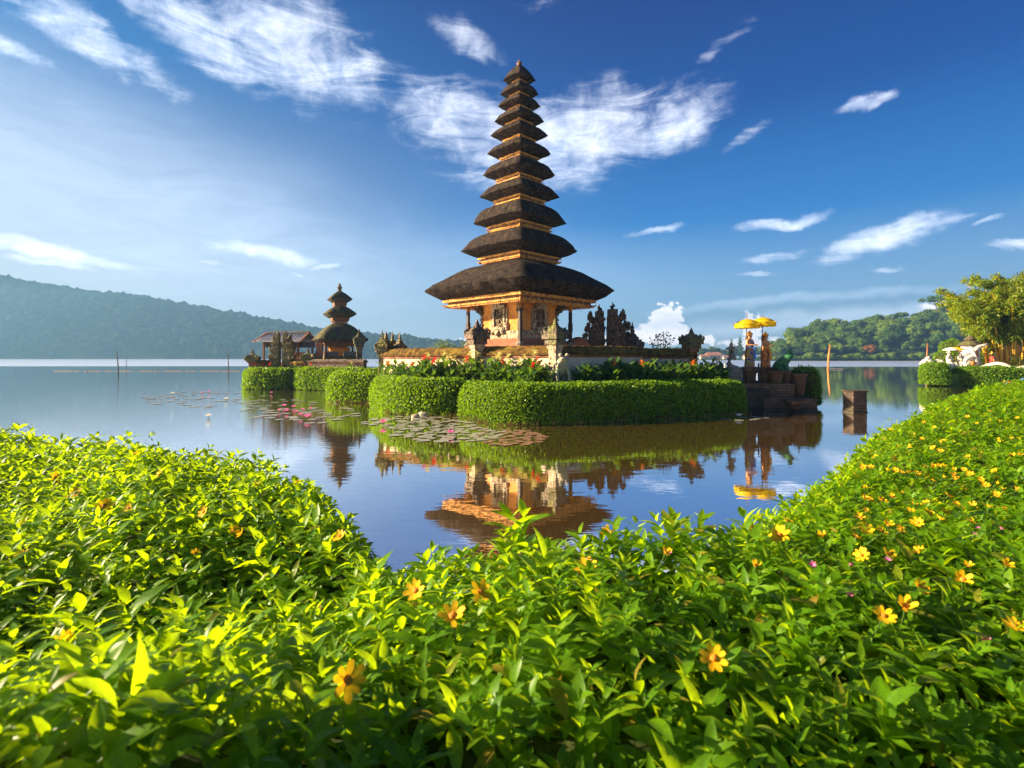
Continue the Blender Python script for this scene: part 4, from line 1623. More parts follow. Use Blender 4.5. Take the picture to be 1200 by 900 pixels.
# ================================================================== CANNA BED
def broad_leaf(mb_list, base, direction, size, w=.24, droop=.3, up=(0, 0, 1), rows=5):
    v, f = scatter(leaf_tmpl(rows, w, .35, droop), np.array([base], float), np.array([direction], float), np.array([up], float), np.array([size], float))
    mb_list.append((v, f, 0))


def make_canna(seed, flower_mat, nstem=3, h=1.25, lab=None):
    random.seed(seed)
    e = empty('canna_plant', (0, 0, 0), 0, lab, 'plant', 'cannas planted between hedge and temple wall')
    leaves = []
    st = MB()
    tops = []
    for s in range(nstem):
        ox, oy = random.uniform(-.16, .16), random.uniform(-.16, .16)
        hh = h * random.uniform(.65, 1.05)
        st.tube([(ox, oy, -.1), (ox * 1.3, oy * 1.3, hh * .6), (ox * 1.5, oy * 1.5, hh)], [.018, .014, .008], 5)
        a0 = random.uniform(0, 6.28)
        for k in range(7):
            t = .12 + .78 * k / 6
            a = a0 + k * 2.3
            el = .5 + .5 * t
            d = (math.cos(a) * (1.1 - el * .6), math.sin(a) * (1.1 - el * .6), el)
            broad_leaf(leaves, (ox * (1 + .5 * t), oy * (1 + .5 * t), hh * t * .9), d, random.uniform(.34, .55) * (1.1 - .35 * t), .23, random.uniform(.1, .5))
        tops.append((ox * 1.5, oy * 1.5, hh))
    o = np_mesh('leaves', leaves, [M['canna_leaf']], e)
    st.build('stems', M['stem'], e, smooth=True)
    if flower_mat:
        fl = []
        for (x, y, z) in tops[:1]:
            for k in range(10):
                a = k * .9 + random.random()
                broad_leaf(fl, (x, y, z - .03 + .02 * k), (math.cos(a), math.sin(a), random.uniform(.3, 1.2)), random.uniform(.12, .19), .38, .4, rows=3)
        np_mesh('flower', fl, [flower_mat], e)
    return e


canna_kinds = [('plain', None, 'leafy canna clump without flowers in the bed before the temple wall'),
               ('cream', M['cream_petal'], 'canna clump topped with cream-yellow flowers in the bed before the wall'),
               ('red', M['red_petal'], 'canna clump topped with a red flower in the bed before the wall'),
               ('orange', M['orange_petal'], 'canna clump topped with orange flowers in the shaded bed right of the frog')]
cprot = {}
for i, (k, fm, lab) in enumerate(canna_kinds):
    for v in range(3 if k == 'plain' else 1):
        cprot[(k, v)] = [make_canna(100 + i * 7 + v, fm, 3 + (v % 2), lab=lab), False]


def put_canna(kind, x, y, s=1.0, sx=1.0):
    v = random.randrange(3) if kind == 'plain' else 0
    pr = cprot[(kind, v)]
    o = copy_tree(pr[0]) if pr[1] else pr[0]
    pr[1] = True
    o.location = (x, y, GZ - .02)
    o.rotation_euler = (0, 0, random.uniform(0, 6.28))
    o.scale = (s * sx, s * sx, s)
    return o


random.seed(77)


def bed(poly_rows, kinds, n, hs, mind=.30):
    got = []
    tries = 0
    while len(got) < n and tries < 6000:
        tries += 1
        t = random.random()
        u = random.random()
        # poly_rows: front polyline and back polyline, same number of points
        F, B = poly_rows
        k = t * (len(F) - 1)
        i = min(len(F) - 2, int(k))
        fr = Vector(F[i]).lerp(Vector(F[i + 1]), k - i)
        bk = Vector(B[i]).lerp(Vector(B[i + 1]), k - i)
        p = fr.lerp(bk, u)
        if all((p - q).length > mind for q in got):
            got.append(p)
            put_canna(random.choice(kinds), p.x, p.y, random.uniform(*hs))


bed(([(-5.8, 26.3), (-4.0, 24.6), (-1.5, 23.9), (-.6, 22.9), (.6, 21.5), (1.5, 21.6)], [(-6.7, 27.7), (-4.2, 26.0), (-1.6, 24.6), (-.4, 23.6), (.8, 22.9), (1.5, 22.3)]),
    ['plain', 'plain', 'plain', 'plain', 'cream', 'plain', 'cream', 'red'], 96, (1.0, 1.3))
bed(([(2.7, 21.9), (5, 22.8), (8, 24.1), (10.2, 25.2)], [(2.9, 22.8), (5.4, 24.3), (8.2, 26.2), (10.1, 26.8)]),
    ['plain', 'plain', 'plain', 'plain', 'plain', 'orange', 'plain', 'plain'], 76, (.95, 1.25), .34)
for x, y, s in ((4.2, 23.4, 1.25), (4.6, 23.6, 1.35), (5.0, 23.5, 1.3), (4.4, 23.0, 1.1), (5.3, 23.8, 1.15)):
    put_canna('plain', x, y, s)
# flowers before the small island's walls
for px, k in ((306, 'red'), (300, 'red'), (317, 'red'), (345, 'red'), (347, 'cream'), (367, 'red'), (413, 'cream'), (424, 'red')):
    x, y = W2(px, 42.3 if px < 350 else 40.5 + .3)
    o = put_canna(k, x, y, .85, 1.3)
    o['label'] = {'red': 'red-flowered canna before the walls of the small shrine island', 'cream': 'cream-flowered canna before the walls of the small shrine island'}[k]
    o['group'] = 'cannas on the small shrine island'

# shrubs behind the walls
def shrub(label, loc, w, h, leafm, seed, n=900, leaf=.09, cat='shrub', name='garden_shrub'):
    e = empty(name, loc, 0, label, cat)
    random.seed(seed)
    vol, core, tw = MB(), MB(), MB()
    for k in range(9):
        a = k * 2.4
        rr = w * .3 * random.random()
        c = (rr * math.cos(a), rr * math.sin(a), h * random.uniform(.35, .85))
        vol.ico(c, w * .26, 2, (1, 1, .8), .3)
        core.ico(c, w * .14, 1, (1, 1, .8), .3)
        tw.tube([(0, 0, 0), Vector(c) * .5, c], [.03, .02, .008], 5)
    lv, lf = leaves_on(vol, n, leaf, seed, 0, .05, flat=.3)
    np_mesh('foliage', [(lv, lf, 0)], [leafm], e)
    tw.build('stems', M['trunk'], e)
    return e


p = P(519, 392, 33)
shrub('bright yellow-green shrub just left of the tower base', (p.x, p.y, GZ), 1.6, p.z - GZ, M['tree_leaf_light'], 1, 1600)
p = P(546, 396, 33)
shrub('small green shrub behind the tower post at left', (p.x, p.y, GZ), .9, p.z - GZ, M['tree_leaf_light'], 2, 700)
p = P(772, 386, 30)
shrub('open young tree with sparse leaves before the white cumulus', (p.x, p.y, GZ), 1.9, p.z - GZ, M['tree_leaf'], 3, 520, .12, 'tree', 'young_tree')

# ================================================================== STATUES AND PLATFORM AT THE ISLAND'S RIGHT END
def figure(name, label, loc, rz, H, skin, dress, trim, crown_m, cat='statue', arms='offer', skirt=True, group=None):
    """standing carved figure, one continuous body plus clothing"""
    e = empty(name, loc, rz, label, cat, group)
    s = H / 1.75
    J = [(0, 0, .93), (0, 0, 1.12), (0, 0, 1.32), (0, 0, 1.44), (0, -.01, 1.52), (0, -.01, 1.64),
         (.17, 0, 1.38), (.25, -.04, 1.15), (.14, -.24, 1.12), (.05, -.32, 1.16),
         (-.17, 0, 1.38), (-.25, -.04, 1.15), (-.14, -.24, 1.12), (-.05, -.32, 1.16),
         (.09, 0, .86), (.10, -.02, .48), (.10, 0, .08), (.10, -.12, .04),
         (-.09, 0, .86), (-.10, -.02, .48), (-.10, 0, .08), (-.10, -.12, .04)]
    E = [(0, 1), (1, 2), (2, 3), (3, 4), (4, 5), (2, 6), (6, 7), (7, 8), (8, 9), (2, 10), (10, 11), (11, 12), (12, 13),
         (0, 14), (14, 15), (15, 16), (16, 17), (0, 18), (18, 19), (19, 20), (20, 21)]
    r = [(.15, .11), (.12, .09), (.15, .10), .055, .085, .09, .06, .045, .035, .03, .06, .045, .035, .03, .10, .065, .045, .035, .10, .065, .045, .035]
    if arms == 'down':
        for b0, sx in ((6, 1), (10, -1)):
            J[b0 + 1] = (sx * .23, .02, 1.12)
            J[b0 + 2] = (sx * .24, -.04, .88)
            J[b0 + 3] = (sx * .23, -.06, .80)
    if arms == 'raise':
        J[7], J[8], J[9] = (.32, -.05, 1.30), (.40, -.10, 1.50), (.42, -.12, 1.60)
    J = [tuple(c * s for c in j) for j in J]
    r = [tuple(c * s for c in q) if isinstance(q, tuple) else q * s for q in r]
    skin_mesh('body', J, E, r, skin, e, 2)
    q = MB()
    q.ico((0, -.095 * s, 1.585 * s), .02 * s, 1, (1, 1.2, 1.4))
    q.ico((.035 * s, -.085 * s, 1.61 * s), .012 * s, 1)
    q.ico((-.035 * s, -.085 * s, 1.61 * s), .012 * s, 1)
    q.box((0, -.09 * s, 1.55 * s), (.045 * s, .012 * s, .012 * s))
    q.build('face', M['black_paint'], e)
    if skirt:
        q = MB()
        prof = [(.20, .04), (.215, .10), (.19, .35), (.20, .6), (.19, .8), (.15, .98), (.13, 1.05)]
        rings = []
        for k, (rr, z) in enumerate(prof):
            ring = []
            for i in range(24):
                a = 2 * math.pi * i / 24
                w = 1 + (.07 * math.cos(a * 8) if k < 5 else 0)
                ring.append((rr * w * s * math.cos(a), rr * w * .82 * s * math.sin(a), z * s))
            rings.append(ring)
        q.loft(rings)
        q.build('skirt', dress, e, smooth=True)
        q = MB()
        q.lathe((0, 0, 0), [(.155 * s, 1.0 * s), (.16 * s, 1.03 * s), (.155 * s, 1.07 * s)], 14)
        q.tube([(.0, -.17 * s, 1.0 * s), (.03 * s, -.20 * s, .7 * s), (.0, -.21 * s, .42 * s)], [.05 * s, .045 * s, .06 * s], 6)
        q.tube([(-.16 * s, .02 * s, 1.40 * s), (0, -.12 * s, 1.26 * s), (.15 * s, -.07 * s, 1.06 * s)], .03 * s, 6)
        q.build('sash', trim, e)
    if crown_m:
        q = MB()
        q.lathe((0, 0, 0), [(.10 * s, 1.63 * s), (.115 * s, 1.67 * s), (.09 * s, 1.71 * s), (.075 * s, 1.76 * s), (.045 * s, 1.81 * s), (.01 * s, 1.88 * s)], 12)
        for k in range(9):
            a = 2 * math.pi * k / 9
            q.ico((.105 * s * math.cos(a), .105 * s * math.sin(a), 1.70 * s), .03 * s, 1, (1, 1, 1.6))
        q.build('crown', crown_m, e)
        q = MB()
        q.ico((0, .05 * s, 1.60 * s), .095 * s, 2, (1, .9, 1.1))
        q.tube([(0, .10 * s, 1.6 * s), (0, .13 * s, 1.42 * s), (0, .12 * s, 1.25 * s)], [.06 * s, .05 * s, .02 * s], 6)
        q.build('hair', M['black_paint'], e, smooth=True)
    return e


def parasol(label, loc, H, Rr, lean=(0, 0), m='parasol', tip=.12, group='ceremonial parasols', fringe=True):
    e = empty('ceremonial_parasol', loc, 0, label, 'parasol', group)
    q = MB()
    top = Vector((lean[0], lean[1], H))
    q.tube([(0, 0, 0), top * .5, top, top + Vector((0, 0, tip))], [.022, .022, .02, .008], 7)
    q.build('pole', M['brown_wood'], e)
    # canopy: ribs, scalloped edge
    rings = []
    n = 32
    for r_, dz in ((.02, 0), (.3, -.05), (.6, -.14), (.85, -.27), (1.0, -.40)):
        rings.append([(top.x + Rr * r_ * (1 - .03 * abs(math.sin(a * 4))) * math.cos(a), top.y + Rr * r_ * (1 - .03 * abs(math.sin(a * 4))) * math.sin(a), top.z + dz * Rr * 1.1) for a in [2 * math.pi * k / n for k in range(n)]])
    q = MB()
    q.loft(rings, cap=False)
    q.build('canopy', M[m], e, smooth=True)
    if fringe:
        q = MB()
        for (ra, za, zb) in ((1.0, -.40, -.72), (1.04, -.36, -.46)):
            rings = [[(top.x + Rr * ra * k2 * math.cos(a), top.y + Rr * ra * k2 * math.sin(a), top.z + Rr * 1.1 * z - (0.02 * math.cos(a * 16) if z == zb else 0)) for a in [2 * math.pi * k / 64 for k in range(64)]] for z, k2 in ((za, 1.0), (zb, 1.03))]
            q.loft(rings, cap=False)
        q.build('fringe', M[m], e)
    q = MB()
    for k in range(8):
        a = 2 * math.pi * k / 8
        q.tube([top + Vector((0, 0, -.35 * Rr)), top + Vector((Rr * .6 * math.cos(a), Rr * .6 * math.sin(a), -.18 * Rr))], .008, 4)
    q.build('ribs', M['brown_wood'], e)
    return e


# stepped brown platform at the waterline
pl = empty('statue_platform', (0, 0, 0), 0, 'brown stepped stone platform rising from the water under the painted statues', 'platform')
q = MB()
q.box((12.45, 26.2, .62), (2.3, 1.6, 1.24), R(-3))
q.build('upper_block', M['platform_brick'], pl, bevel=.03)
q = MB()
q.box((12.95, 25.95, .26), (2.95, 2.0, .62), R(-3))
q.build('lower_block', M['platform_brick'], pl, bevel=.03)
q = MB()
q.lathe((13.25, 24.75, .0), [(.05, .0), (.22, .12), (.42, .36), (.50, .44), (.50, .50), (.42, .50), (.38, .44)], 20)
q.build('water_bowl', M['plinth_brown'], pl, smooth=True)
q = MB()
q.box((11.2, 26.0, .6), (.5, 1.4, 1.3), R(-3))
q.build('side_step', M['platform_brick'], pl, bevel=.03)


def pedestal(label, x, y, z0, z1, w, m='plinth_brown'):
    e = empty('statue_pedestal', (x, y, z0), 0, label, 'pedestal')
    h = z1 - z0
    q = MB()
    q.lathe((0, 0, 0), [(w * .52, 0), (w * .52, h * .15), (w * .40, h * .22), (w * .42, h * .6), (w * .58, h * .78), (w * .62, h * .82), (w * .62, h * .93), (w * .5, h)], 16, sq=5)
    q.build('block', M[m], e)
    q = MB()
    q.lathe((0, 0, h * .985), [(w * .46, 0), (w * .47, .03), (w * .40, .05)], 16, sq=5)
    q.build('top_slab', M['brick'], e)
    return e


pd1 = (11.72, 26.1)
pd2 = (12.62, 26.35)
pedestal('dark stone pedestal under the green-skirted statue', pd1[0], pd1[1], 1.23, 2.02, .62)
pedestal('dark stone pedestal under the orange-robed statue', pd2[0], pd2[1], 1.23, 1.98, .62)
figure('painted_statue', 'painted statue in green skirt and blue sash under the left yellow parasol', (pd1[0], pd1[1], 2.03), R(35), 1.62, M['skin_paint'], M['green_dress'], M['blue_paint'], M['gold_paint'])
figure('painted_statue', 'painted statue in long orange robe under the right yellow parasol', (pd2[0], pd2[1], 1.99), R(35), 1.62, M['skin_paint'], M['orange_dress'], M['gold_paint'], M['gold_paint'])
for o in list(C.objects):
    if o.name.startswith('painted_statue'):
        o.scale = (1.3, 1.35, 1.04)
pedestal('low stone block under the green frog', 13.75, 27.0, .93, 1.46, .9)
parasol('yellow fringed parasol with dark spike, left of the pair above the painted statues', (11.45, 26.0, 1.15), 3.25, .58, (.10, 0), tip=.35)
parasol('brighter yellow parasol with pointed top, right of the pair above the painted statues', (12.30, 26.2, 1.15), 3.35, .58, (.12, 0), tip=.10)
# three pots
def pot(label, x, y, z, h, r, plant=True, seed=0):
    e = empty('stone_pot', (x, y, z), 0, label, 'pot')
    q = MB()
    q.lathe((0, 0, 0), [(r * .62, 0), (r * .70, h * .1), (r * .82, h * .5), (r * .95, h * .82), (r * 1.08, h * .88), (r * 1.08, h), (r * .9, h), (r * .85, h * .85)], 18)
    q.build('bowl', M['plinth_brown'], e, smooth=False)
    if plant:
        q = MB()
        random.seed(seed)
        q.tube([(0, 0, h * .8), (.03, 0, h * 1.1), (-.02, 0, h * 1.4)], [.05, .04, .02], 6)
        q.build('stem', M['trunk'], e)
        blk = []
        for k in range(26):
            a = k * 2.4
            broad_leaf(blk, (0, 0, h * 1.0 + .006 * k), (math.cos(a), math.sin(a), random.uniform(.1, .7)), random.uniform(.25, .45), .10, .5)
        np_mesh('leaves', blk, [M['canna_leaf']], e)
    return e


pot('wide brown pot with drooping ferns at the front of the statue platform', 12.85, 25.75, 1.24, .62, .36, True, 1)
pot('narrow dark stone urn between two potted plants', 13.55, 26.1, 1.0, .85, .22, False)
pot('brown pot with spiky plant at the right end of the platform', 14.05, 25.9, .6, 1.12, .34, True, 3)


def frog(label, loc, rz, s, mat, eye=True):
    e = empty('frog_statue', loc, rz, label, 'statue')
    J = [(0, .25, .28), (0, .08, .48), (0, -.10, .72), (0, -.28, .90), (0, -.46, .93),
         (.20, -.12, .55), (.27, -.22, .28), (.26, -.30, .04), (.28, -.42, .03),
         (-.20, -.12, .55), (-.27, -.22, .28), (-.26, -.30, .04), (-.28, -.42, .03),
         (.22, .22, .25), (.42, -.05, .42), (.40, .22, .08), (.44, -.16, .04),
         (-.22, .22, .25), (-.42, -.05, .42), (-.40, .22, .08), (-.44, -.16, .04)]
    E = [(0, 1), (1, 2), (2, 3), (3, 4), (2, 5), (5, 6), (6, 7), (7, 8), (2, 9), (9, 10), (10, 11), (11, 12),
         (0, 13), (13, 14), (14, 15), (15, 16), (0, 17), (17, 18), (18, 19), (19, 20)]
    r = [(.26, .24), (.30, .26), (.28, .24), (.25, .17), (.16, .09), .10, .07, .055, .05, .10, .07, .055, .05, .15, .13, .08, .05, .15, .13, .08, .05]
    J = [tuple(c * s for c in j) for j in J]
    r = [tuple(c * s for c in q) if isinstance(q, tuple) else q * s for q in r]
    skin_mesh('body', J, E, r, mat, e, 2)
    for sx in (-1, 1):
        q = MB()
        q.ico((sx * .15 * s, -.30 * s, 1.06 * s), .085 * s, 2)
        q.build('eye', mat, e, smooth=True)
    q = MB()
    q.tube([(-.17 * s, -.44 * s, .90 * s), (0, -.62 * s, .90 * s), (.17 * s, -.44 * s, .90 * s)], .018 * s, 5)
    q.build('mouth', M['black_paint'], e)
    return e


# grey frog sitting on a stone behind the hedge
q = MB()
q.lathe((0, 0, 0), [(.36, 0), (.40, .2), (.34, .45), (.38, .62)], 14)
fs = q.build('frog_plinth', M['grey_stone'])
fs.location = (2.02, 21.95, .93)
tag(fs, 'round stone base under the grey frog statue, hidden in the canna bed', 'plinth')
frog('lichen-grey stone frog sitting upright before the temple wall', (2.02, 21.95, 1.54), R(20), 1.0, M['frog_grey'])
frog('dark green stone frog crouching with raised head beyond the pots', (13.75, 27.0, 1.45), R(62), 1.3, M['frog_green'])
# lantern with curled foot
ln = empty('stone_lantern', (P(857, 432, 26).x, 26.0, 1.93), 0, 'grey stone lantern on a curling C-shaped foot left of the painted statues', 'lantern')
q = MB()
pts = []
for k in range(14):
    t = k / 13
    a = R(-70 + 250 * t)
    pts.append((.16 - .30 * math.cos(a * .55) * (1 - .2 * t) + .12 * t, 0, .08 + .58 * t))
q.tube([(.30, 0, .05), (.12, 0, .07), (-.06, 0, .16), (-.14, 0, .32), (-.12, 0, .46), (0, 0, .58), (.14, 0, .60), (.20, 0, .50), (.14, 0, .44)], [.12, .13, .13, .12, .11, .10, .08, .06, .04], 10)
q.build('curled_foot', M['grey_stone'], ln, smooth=True)
q = MB()
q.box((.0, 0, .02), (.66, .5, .10))
q.build('base', M['grey_stone'], ln, bevel=.02)
q = MB()
q.lathe((0, 0, .62), [(.10, 0), (.17, .05), (.17, .10), (.13, .14), (.13, .32), (.16, .34)], 6)
q.build('light_box', M['grey_stone'], ln)
q = MB()
q.lathe((0, 0, .96), [(.30, 0), (.31, .04), (.18, .12), (.10, .17), (.08, .20), (.10, .25), (.05, .31), (.0, .38)], 6)
q.build('cap', M['grey_stone'], ln)
q = MB()
q.box((0, -.115, .85), (.09, .03, .12))
q.build('opening', M['black_paint'], ln)  # solid black plate; the dark of a hollow put into its colour
q = MB()
q.box((0, 0, .5), (.8, .7, 1.0))
lb = q.build('lantern_block', M['grey_stone'], bevel=.03)
lb.location = (P(857, 432, 26).x, 26.0, .93)
tag(lb, 'low stone block carrying the curled-foot lantern', 'block')
# fence poles by the statues
for px, Y, zt, zb, lab in ((871, 25.3, 1.95, .6, 'short black post at the waterside left of the painted statues'), (889, 25.5, 2.2, 1.2, 'short black post between the two painted statues'),):
    q = MB()
    x = W2(px, Y)[0]
    q.tube([(0, 0, zb), (0, 0, zt), (.03, 0, zt + .05)], [.045, .04, .02], 7)
    q.tube([(0, 0, zt - .4), (.5, .1, zt - .42)], .022, 6)
    o = q.build('waterside_post', M['black_paint'])
    o.location = (x, Y, 0)
    tag(o, lab, 'post')

# ================================================================== THINGS IN THE WATER
def pole(px, ptop, Y, rad, label, mat='trunk', lean=0.0, board=None, name='mooring_pole'):
    x = (px - HX) / FPX * Y
    zt = EYE + (HY - ptop) / FPX * Y
    e = empty(name, (x, Y, 0), 0, label, 'pole')
    q = MB()
    q.tube([(0, 0, -.8), (lean * .4, 0, zt * .5), (lean * 1.0, 0, zt)], [rad, rad * .85, rad * .6], 7)
    q.build('shaft', M[mat], e, smooth=True)
    if board:
        q = MB()
        q.box((board / 2, 0, .15), (board, .3, .16))
        q.build('floating_plank', M['house_wall'], e)
    return e


pole(970, 404, 112, .22, 'orange-brown pole with floating plank in the lake before the wooded hill', 'orange_paint', .5, 3.2)
pole(849, 421, 92, .14, 'pale pole in the lake left of the stone lantern', 'house_wall', .15)
pole(139, 411, 86, .10, 'tallest dark pole leaning in the lake at far left', 'trunk', -.35)
pole(148, 417, 118, .07, 'thin distant pole right of the tallest dark pole', 'trunk', 0)
pole(268, 410, 96, .10, 'dark pole in the lake beside the shrine island tip', 'trunk', -.2)
pole(1086, 402, 58, .13, 'pole standing behind the round bush on the right bank', 'brown_wood', .1)
q = MB()
random.seed(2)
x = -84
while x < -52:
    L = random.uniform(.8, 3.5)
    q.tube([(x, 97, .03), (x + L, 97, .03)], .07, 6)
    if random.random() < .4:
        q.ico((x, 97, .06), .16, 1)
    x += L + random.uniform(.2, 1.6)
q.tube([(-84, 97, .01), (-52, 97, .01)], .02, 4)
tag(q.build('float_line', M['rope']), 'line of small floats on the calm water at far left', 'float line')
# weathered block standing in the water
bw = empty('mooring_block', (15.68, 24.2, 0), R(6), 'dark weathered square brick pier standing alone in the water', 'pier')
q = MB()
random.seed(8)
nz = 9
for k in range(nz):
    w = .68 + random.uniform(-.025, .03)
    q.box((random.uniform(-.01, .01), 0, -.35 + (k + .5) * 1.28 / nz), (w, w, 1.28 / nz - .012), random.uniform(-.02, .02))
q.box((0, 0, .30), (.64, .64, 1.25))
q.build('brick_courses', M['wet_brick'], bw, bevel=.015)
q = MB()
q.box((0, 0, .965), (.76, .75, .07))
q.build('top_slab', M['wet_timber'], bw, bevel=.02)

# lily pads
def pad_mesh(seed, m):
    random.seed(seed)
    V, F = [(0, 0, .0)], []
    n = 18
    for k in range(n + 1):
        a = R(14) + (2 * math.pi - R(28)) * k / n
        r = 1 + .05 * math.sin(a * 5 + seed)
        V.append((r * math.cos(a), r * math.sin(a), .018 * random.random()))
    for k in range(n):
        F.append((0, k + 1, k + 2))
    b = MB().add(V, F)
    nv = len(V)
    b.add([(x, y, z - .03) for x, y, z in V], [tuple(reversed(f)) for f in F])
    return b.build('lily_pad', m)


def lily_flower(label, group, m, seed, r=.17):
    e = empty('water_lily', (0, 0, 0), 0, label, 'water lily', group)
    blk = []
    random.seed(seed)
    for ringk, (n, el, s) in enumerate(((10, .35, 1.0), (8, .9, .85), (6, 2.0, .65))):
        for k in range(n):
            a = 2 * math.pi * k / n + ringk * .3
            broad_leaf(blk, (0, 0, .08), (math.cos(a), math.sin(a), el), r * s, .20, -.2, rows=3)
    np_mesh('petals', blk, [m], e)
    q = MB()
    q.tube([(0, 0, -.1), (0, 0, .1)], .012, 5)
    q.build('stalk', M['stem'], e)
    q = MB()
    q.ico((0, 0, .11), .028, 1)
    q.build('centre', M['yellow_petal'], e)
    return e


random.seed(11)
pg, pb_ = pad_mesh(1, M['lily_pad']), pad_mesh(2, M['lily_pad_brown'])
used = {'g': False, 'b': False}
padspots = []


def pads(px0, px1, py0, py1, n, kind, label, group, rs=(.14, .24), slope=0.0):
    k = 0
    tries = 0
    while k < n and tries < 5000:
        tries += 1
        u, v = random.random(), random.random()
        px = px0 + (px1 - px0) * u
        py = py0 + (py1 - py0) * v + slope * (u - .5)
        # elliptical patch
        if ((u - .5) / .5) ** 2 + ((v - .5) / .5) ** 2 > 1.0:
            continue
        Y = FPX * EYE / (py - HY)
        x = (px - HX) / FPX * Y
        r = random.uniform(*rs)
        if any((x - a) ** 2 + (Y - b) ** 2 < (r + c) ** 2 * .80 for a, b, c in padspots):
            continue
        padspots.append((x, Y, r))
        src = pg if kind == 'g' else pb_
        o = src.copy() if used[kind] else src
        if used[kind]:
            C.objects.link(o)
        used[kind] = True
        o.location = (x, Y, .012 + random.uniform(0, .006))
        o.rotation_euler = (0, 0, random.uniform(0, 6.28))
        o.scale = (r, r, r)
        tag(o, label, 'lily pad', group)
        k += 1


pads(425, 560, 487, 504, 66, 'g', 'flat silvery lily pad floating before the middle hedge', 'lily pads before the middle hedge')
pads(462, 590, 499, 518, 46, 'g', 'flat grey-green lily pad around the pink lily near the long hedge', 'lily pads near the rounded end of the long hedge')
pads(556, 640, 504, 522, 40, 'b', 'brownish lily pad on the dark water before the long hedge', 'brown lily pads before the long hedge', (.12, .2))
pads(285, 420, 468, 496, 62, 'g', 'lily pad among the pink blossoms left of the short hedge', 'lily pads left of the short hedge', (.16, .26), 4)
pads(165, 310, 457, 478, 48, 'g', 'small distant lily pad below the shrine island', 'lily pads below the shrine island', (.18, .3), -3)
pads(835, 900, 488, 493, 7, 'g', 'lily pad around the white lily near the statue platform', 'lily pads around the white lily', (.12, .2))
lf = lily_flower('x', 'pink water lilies on the pond', M['pink_petal'], 1)
pinks = [(449, 499, 'pink water lily in the pads before the middle hedge'), (528, 511, 'single pink water lily nearest the long hedge'),
         (318, 462, 'farthest pink water lily below the shrine island'), (344, 479, None), (352, 489, None), (336, 484, None), (355, 482, None), (364, 481, None), (333, 478, None), (347, 485, None), (360, 492, None), (327, 483, None), (237, 462, 'small pink lily at the left of the distant pads'), (245, 461, 'second small pink lily of the distant pads')]
for i, (px, py, lab) in enumerate(pinks):
    o = lf if i == 0 else copy_tree(lf)
    Y = FPX * EYE / (py - HY)
    o.location = ((px - HX) / FPX * Y, Y, .02)
    s = random.uniform(.75, 1.05) * (1.1 if py > 490 else .9)
    o.scale = (s, s, s)
    o['label'] = lab or 'pink water lily in the crowded patch left of the short hedge'
wf = lily_flower('white water lily alone near the statue platform', 'pale water lilies', M['white_petal'], 2)
Y = FPX * EYE / (490.5 - HY)
wf.location = ((866 - HX) / FPX * Y, Y, .02)
for px, py, lab in ((202, 463, 'small cream lily on the distant pads at left'), (265, 470, 'cream lily in the middle of the distant pads'), (244, 491, 'lone cream lily on open water below the pads')):
    o = copy_tree(wf)
    Y = FPX * EYE / (py - HY)
    o.location = ((px - HX) / FPX * Y, Y, .02)
    o['label'] = lab
# pale stones at the pads
for px, py, s, lab in ((497, 488, .20, 'larger pale stone among the lily pads before the middle hedge'), (487, 490, .14, 'smaller pale stone beside the larger one in the lily pads'), (442, 477, .16, 'white stone at the waterline between two hedges')):
    Y = FPX * EYE / (py - HY)
    q = MB()
    q.ico((0, 0, .05), s, 2, (1.3, 1, .8), .25, freq=2)
    o = q.build('pond_stone', M['frog_grey'], smooth=True)
    o.location = ((px - HX) / FPX * Y, Y, 0)
    tag(o, lab, 'stone')

# ================================================================== RIGHT BANK
def P46(px, py, Y=48):
    return P(px, py, Y)


BZ = 1.1
# topiary
e = empty('topiary_shrub', (P46(1110, 400, 52).x, 52, BZ), 0, 'tall bright clipped topiary of stacked balls behind the white statues', 'topiary')
vol = MB()
vol.ico((.35, 0, 2.25), .95, 2, (1, 1, 1), .12)
vol.ico((0, 0, 1.1), 1.2, 2, (1, 1, .9), .12)
vol.ico((-.5, .2, .6), 1.0, 2, (1, 1, .8), .12)
cr = MB()
cr.ico((.35, 0, 2.25), .8, 2)
cr.ico((0, 0, 1.1), 1.05, 2, (1, 1, .9))
lv, lf_ = leaves_on(vol, 5200, .13, 5, 0, .03, flat=.9)
np_mesh('foliage', [(lv, lf_, 0), (np.array(cr.v), np.array(cr.f), 1)], [M['hedge_leaf'], M['hedge_core']], e)
q = MB()
q.tube([(0, 0, -.1), (0, 0, 1.2)], .1, 6)
q.build('trunk', M['trunk'], e)
# seated white statues with parasols
def seated(label, loc, rz, s, m, hat=None):
    e = empty('white_statue', loc, rz, label, 'statue', 'white figures on the right bank')
    J = [(0, 0, .25), (0, 0, .5), (0, 0, .72), (0, 0, .86), (0, -.02, .98),
         (.2, 0, .74), (.28, -.08, .5), (.14, -.26, .46), (-.2, 0, .74), (-.28, -.08, .5), (-.14, -.26, .46),
         (.14, -.1, .2), (.34, -.34, .22), (.1, -.46, .08), (-.14, -.1, .2), (-.34, -.34, .22), (-.1, -.46, .08)]
    E = [(0, 1), (1, 2), (2, 3), (3, 4), (2, 5), (5, 6), (6, 7), (2, 8), (8, 9), (9, 10), (0, 11), (11, 12), (12, 13), (0, 14), (14, 15), (15, 16)]
    r = [.22, .19, .18, .08, .13, .08, .065, .05, .08, .065, .05, .13, .10, .06, .13, .10, .06]
    skin_mesh('body', [tuple(c * s for c in j) for j in J], E, [q_ * s for q_ in r], m, e, 2)
    q = MB()
    q.box((0, 0, .03 * s), (.9 * s, .9 * s, .12 * s))
    q.build('base', M['white_stone'], e, bevel=.02)
    q = MB()
    q.lathe((0, 0, 0), [(.13 * s, 1.02 * s), (.15 * s, 1.06 * s), (.09 * s, 1.14 * s), (.02, 1.24 * s)], 10)
    q.build('headdress', m, e)
    return e


